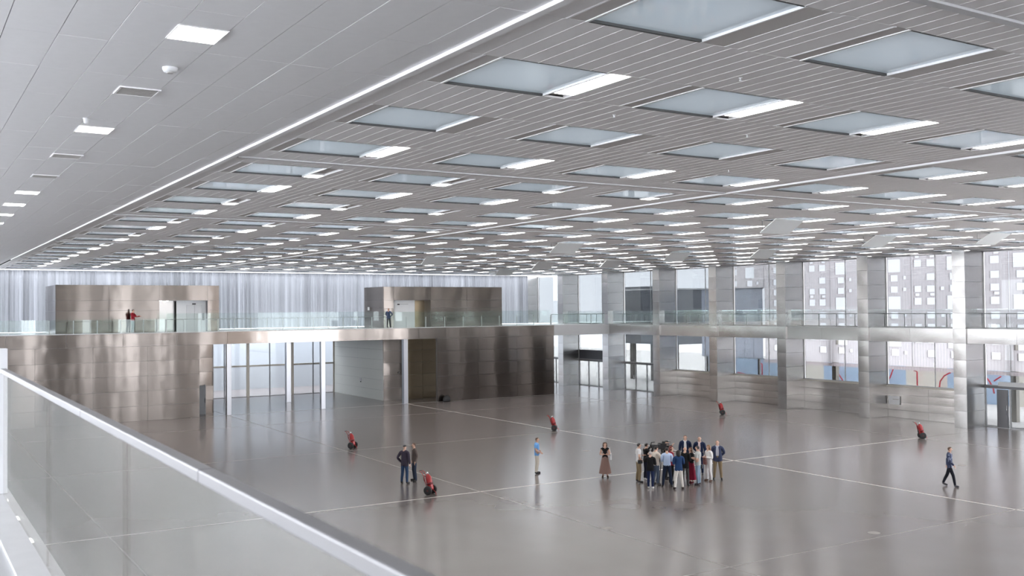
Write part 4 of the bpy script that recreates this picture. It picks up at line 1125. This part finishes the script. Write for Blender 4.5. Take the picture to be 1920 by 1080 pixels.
person('man in cream shirt and blue-grey jeans, leaning towards the camera tripod', 29.22, 34.54, 60, 1.76, (0.62, 0.55, 0.47), (0.07, 0.09, 0.13), shoes=(0.08, 0.08, 0.08), arms=('hold', 'point'), hair='hair_black', stance=0.14, hem=0.9)
person('man in black behind the video camera on its tripod', 30.62, 35.45, 110, 1.82, (0.015, 0.015, 0.017), BLK, arms=('hold', 'raise'), hair='black', hairstyle='cap', stance=0.12)
person('man in light blue shirt and dark navy trousers seen from behind', 29.28, 33.85, 5, 1.78, (0.50, 0.60, 0.78), (0.013, 0.020, 0.04), arms=('hold', 'hold'), hair='hair_black', stance=0.19, hem=0.96)
person('woman with red-brown hair in dark red blouse, hidden inside the group', 30.05, 34.45, 120, 1.70, (0.30, 0.03, 0.05), BLK, hair='hair_red', hairstyle='bob', arms=('hold', 'hold'), female=True)
person('person in navy blazer and white trousers seen from behind', 29.35, 33.16, 355, 1.72, (0.018, 0.045, 0.12), (0.70, 0.65, 0.60), arms=('hold', 'hold'), hair='hair_black', hairstyle='bob', stance=0.17, hem=0.84, shoes=(0.04, 0.03, 0.03))
person('bald man in black jacket next to the navy blazer, facing away', 30.12, 33.60, 20, 1.76, BLK, (0.05, 0.045, 0.045), bald=True, arms=('hold', 'hold'), stance=0.12, hem=0.80)
person('woman in dark red long skirt and black top behind the man in grey', 30.80, 33.95, 250, 1.64, BLK, BLK, skirt=(0.22, 0.012, 0.035), hair='hair_brown', hairstyle='long', arms=('hold', 'hold'), female=True, hem=1.0, shoes=(0.14, 0.02, 0.03))
person('man in grey t-shirt and light blue jeans holding a phone, black bag at hip', 30.74, 33.42, 300, 1.78, (0.42, 0.42, 0.40), LJEAN, sleeve='short', arms=('hold', 'hold'), hair='hair_black', stance=0.08, hem=0.90, shoes=(0.06, 0.05, 0.06), extra=sidebag)
person('tall bearded man in dark suit and open white shirt at the back of the group', 32.30, 36.00, 190, 1.88, NAVY, NAVY, inner=WHITE, arms=('hang', 'hang'), hair='hair_brown', stance=0.1, hem=0.80)
person('bald man in navy suit and pale pink shirt at the back of the group', 32.72, 35.45, 200, 1.84, NAVY, NAVY, inner=(0.66, 0.52, 0.50), bald=True, arms=('hang', 'behind'), stance=0.1, hem=0.80)
person('woman with long light brown hair in white, coat over her arm, right of the group', 31.78, 33.84, 240, 1.68, WHITE, (0.74, 0.72, 0.71), hair='hair_long', hairstyle='long', arms=('hold', 'hold'), female=True, shoes=(0.10, 0.06, 0.045), stance=0.13, extra=shawl, hem=0.93)
person('older bald man in navy blazer, pale shirt and khaki trousers, right edge of the group', 32.46, 33.97, 195, 1.84, (0.04, 0.05, 0.095), KHAKI, inner=(0.50, 0.50, 0.56), bald=True, arms=('behind', 'loose'), stance=0.15, hem=0.82, girth=1.18)
person('man in red shirt leaning at the mezzanine rail by the left cabin', 15.1, 77.55, 95, 1.80, (0.24, 0.012, 0.022), (0.16, 0.21, 0.21), arms=('point', 'point'), hair='hair_black', z=MZ, stance=0.1, hem=0.92)
person('man in navy jacket and black trousers standing before the right cabin', 35.9, 77.3, 190, 1.74, (0.02, 0.035, 0.10), BLK, arms=('behind', 'behind'), hair='hair_brown', z=MZ, stance=0.13, hem=0.86)

# video camera on tripod
t = tag(empty('video_camera', (29.95, 34.95, 0), R(-120)), 'black video camera on a tripod in the middle of the group', 'camera')
MB().bbox(-0.09, -0.22, 1.50, 0.09, 0.20, 1.72, 0.02).build('camera_body', 'black', t)
MB().lathe([(0.05, 0), (0.06, 0.2), (0.07, 0.24), (0.06, 0.24)], 14, 0, Matrix.Translation((0, 0.2, 1.62)) @ Matrix.Rotation(R(-90), 4, 'X')).build('lens', 'black', t)
MB().bbox(-0.05, 0.0, 1.74, 0.05, 0.14, 1.86, 0.012).build('top_light', 'black', t)
MB().tube([(0.12, -0.1, 1.74), (0.12, 0.3, 1.76)], 0.03, 8).build('microphone', 'black', t)
MB().bbox(-0.2, -0.15, 1.62, -0.1, 0.02, 1.76, 0.01).build('viewfinder', 'black', t)
MB().lathe([(0.06, 1.38), (0.07, 1.42), (0.05, 1.50)], 12).build('tripod_head', 'black', t)
for q in range(3):
    th = R(90 + 120 * q)
    lo = MB().tube([(0.03 * math.cos(th), 0.03 * math.sin(th), 1.40), (0.45 * math.cos(th), 0.45 * math.sin(th), 0.02)], [0.024, 0.016], 8).build('tripod_leg', 'black', t)
    MB().lathe([(0.025, 0), (0.025, 0.04)], 8, 0, Matrix.Translation((0.45 * math.cos(th), 0.45 * math.sin(th), 0))).build('rubber_foot', 'black', lo)
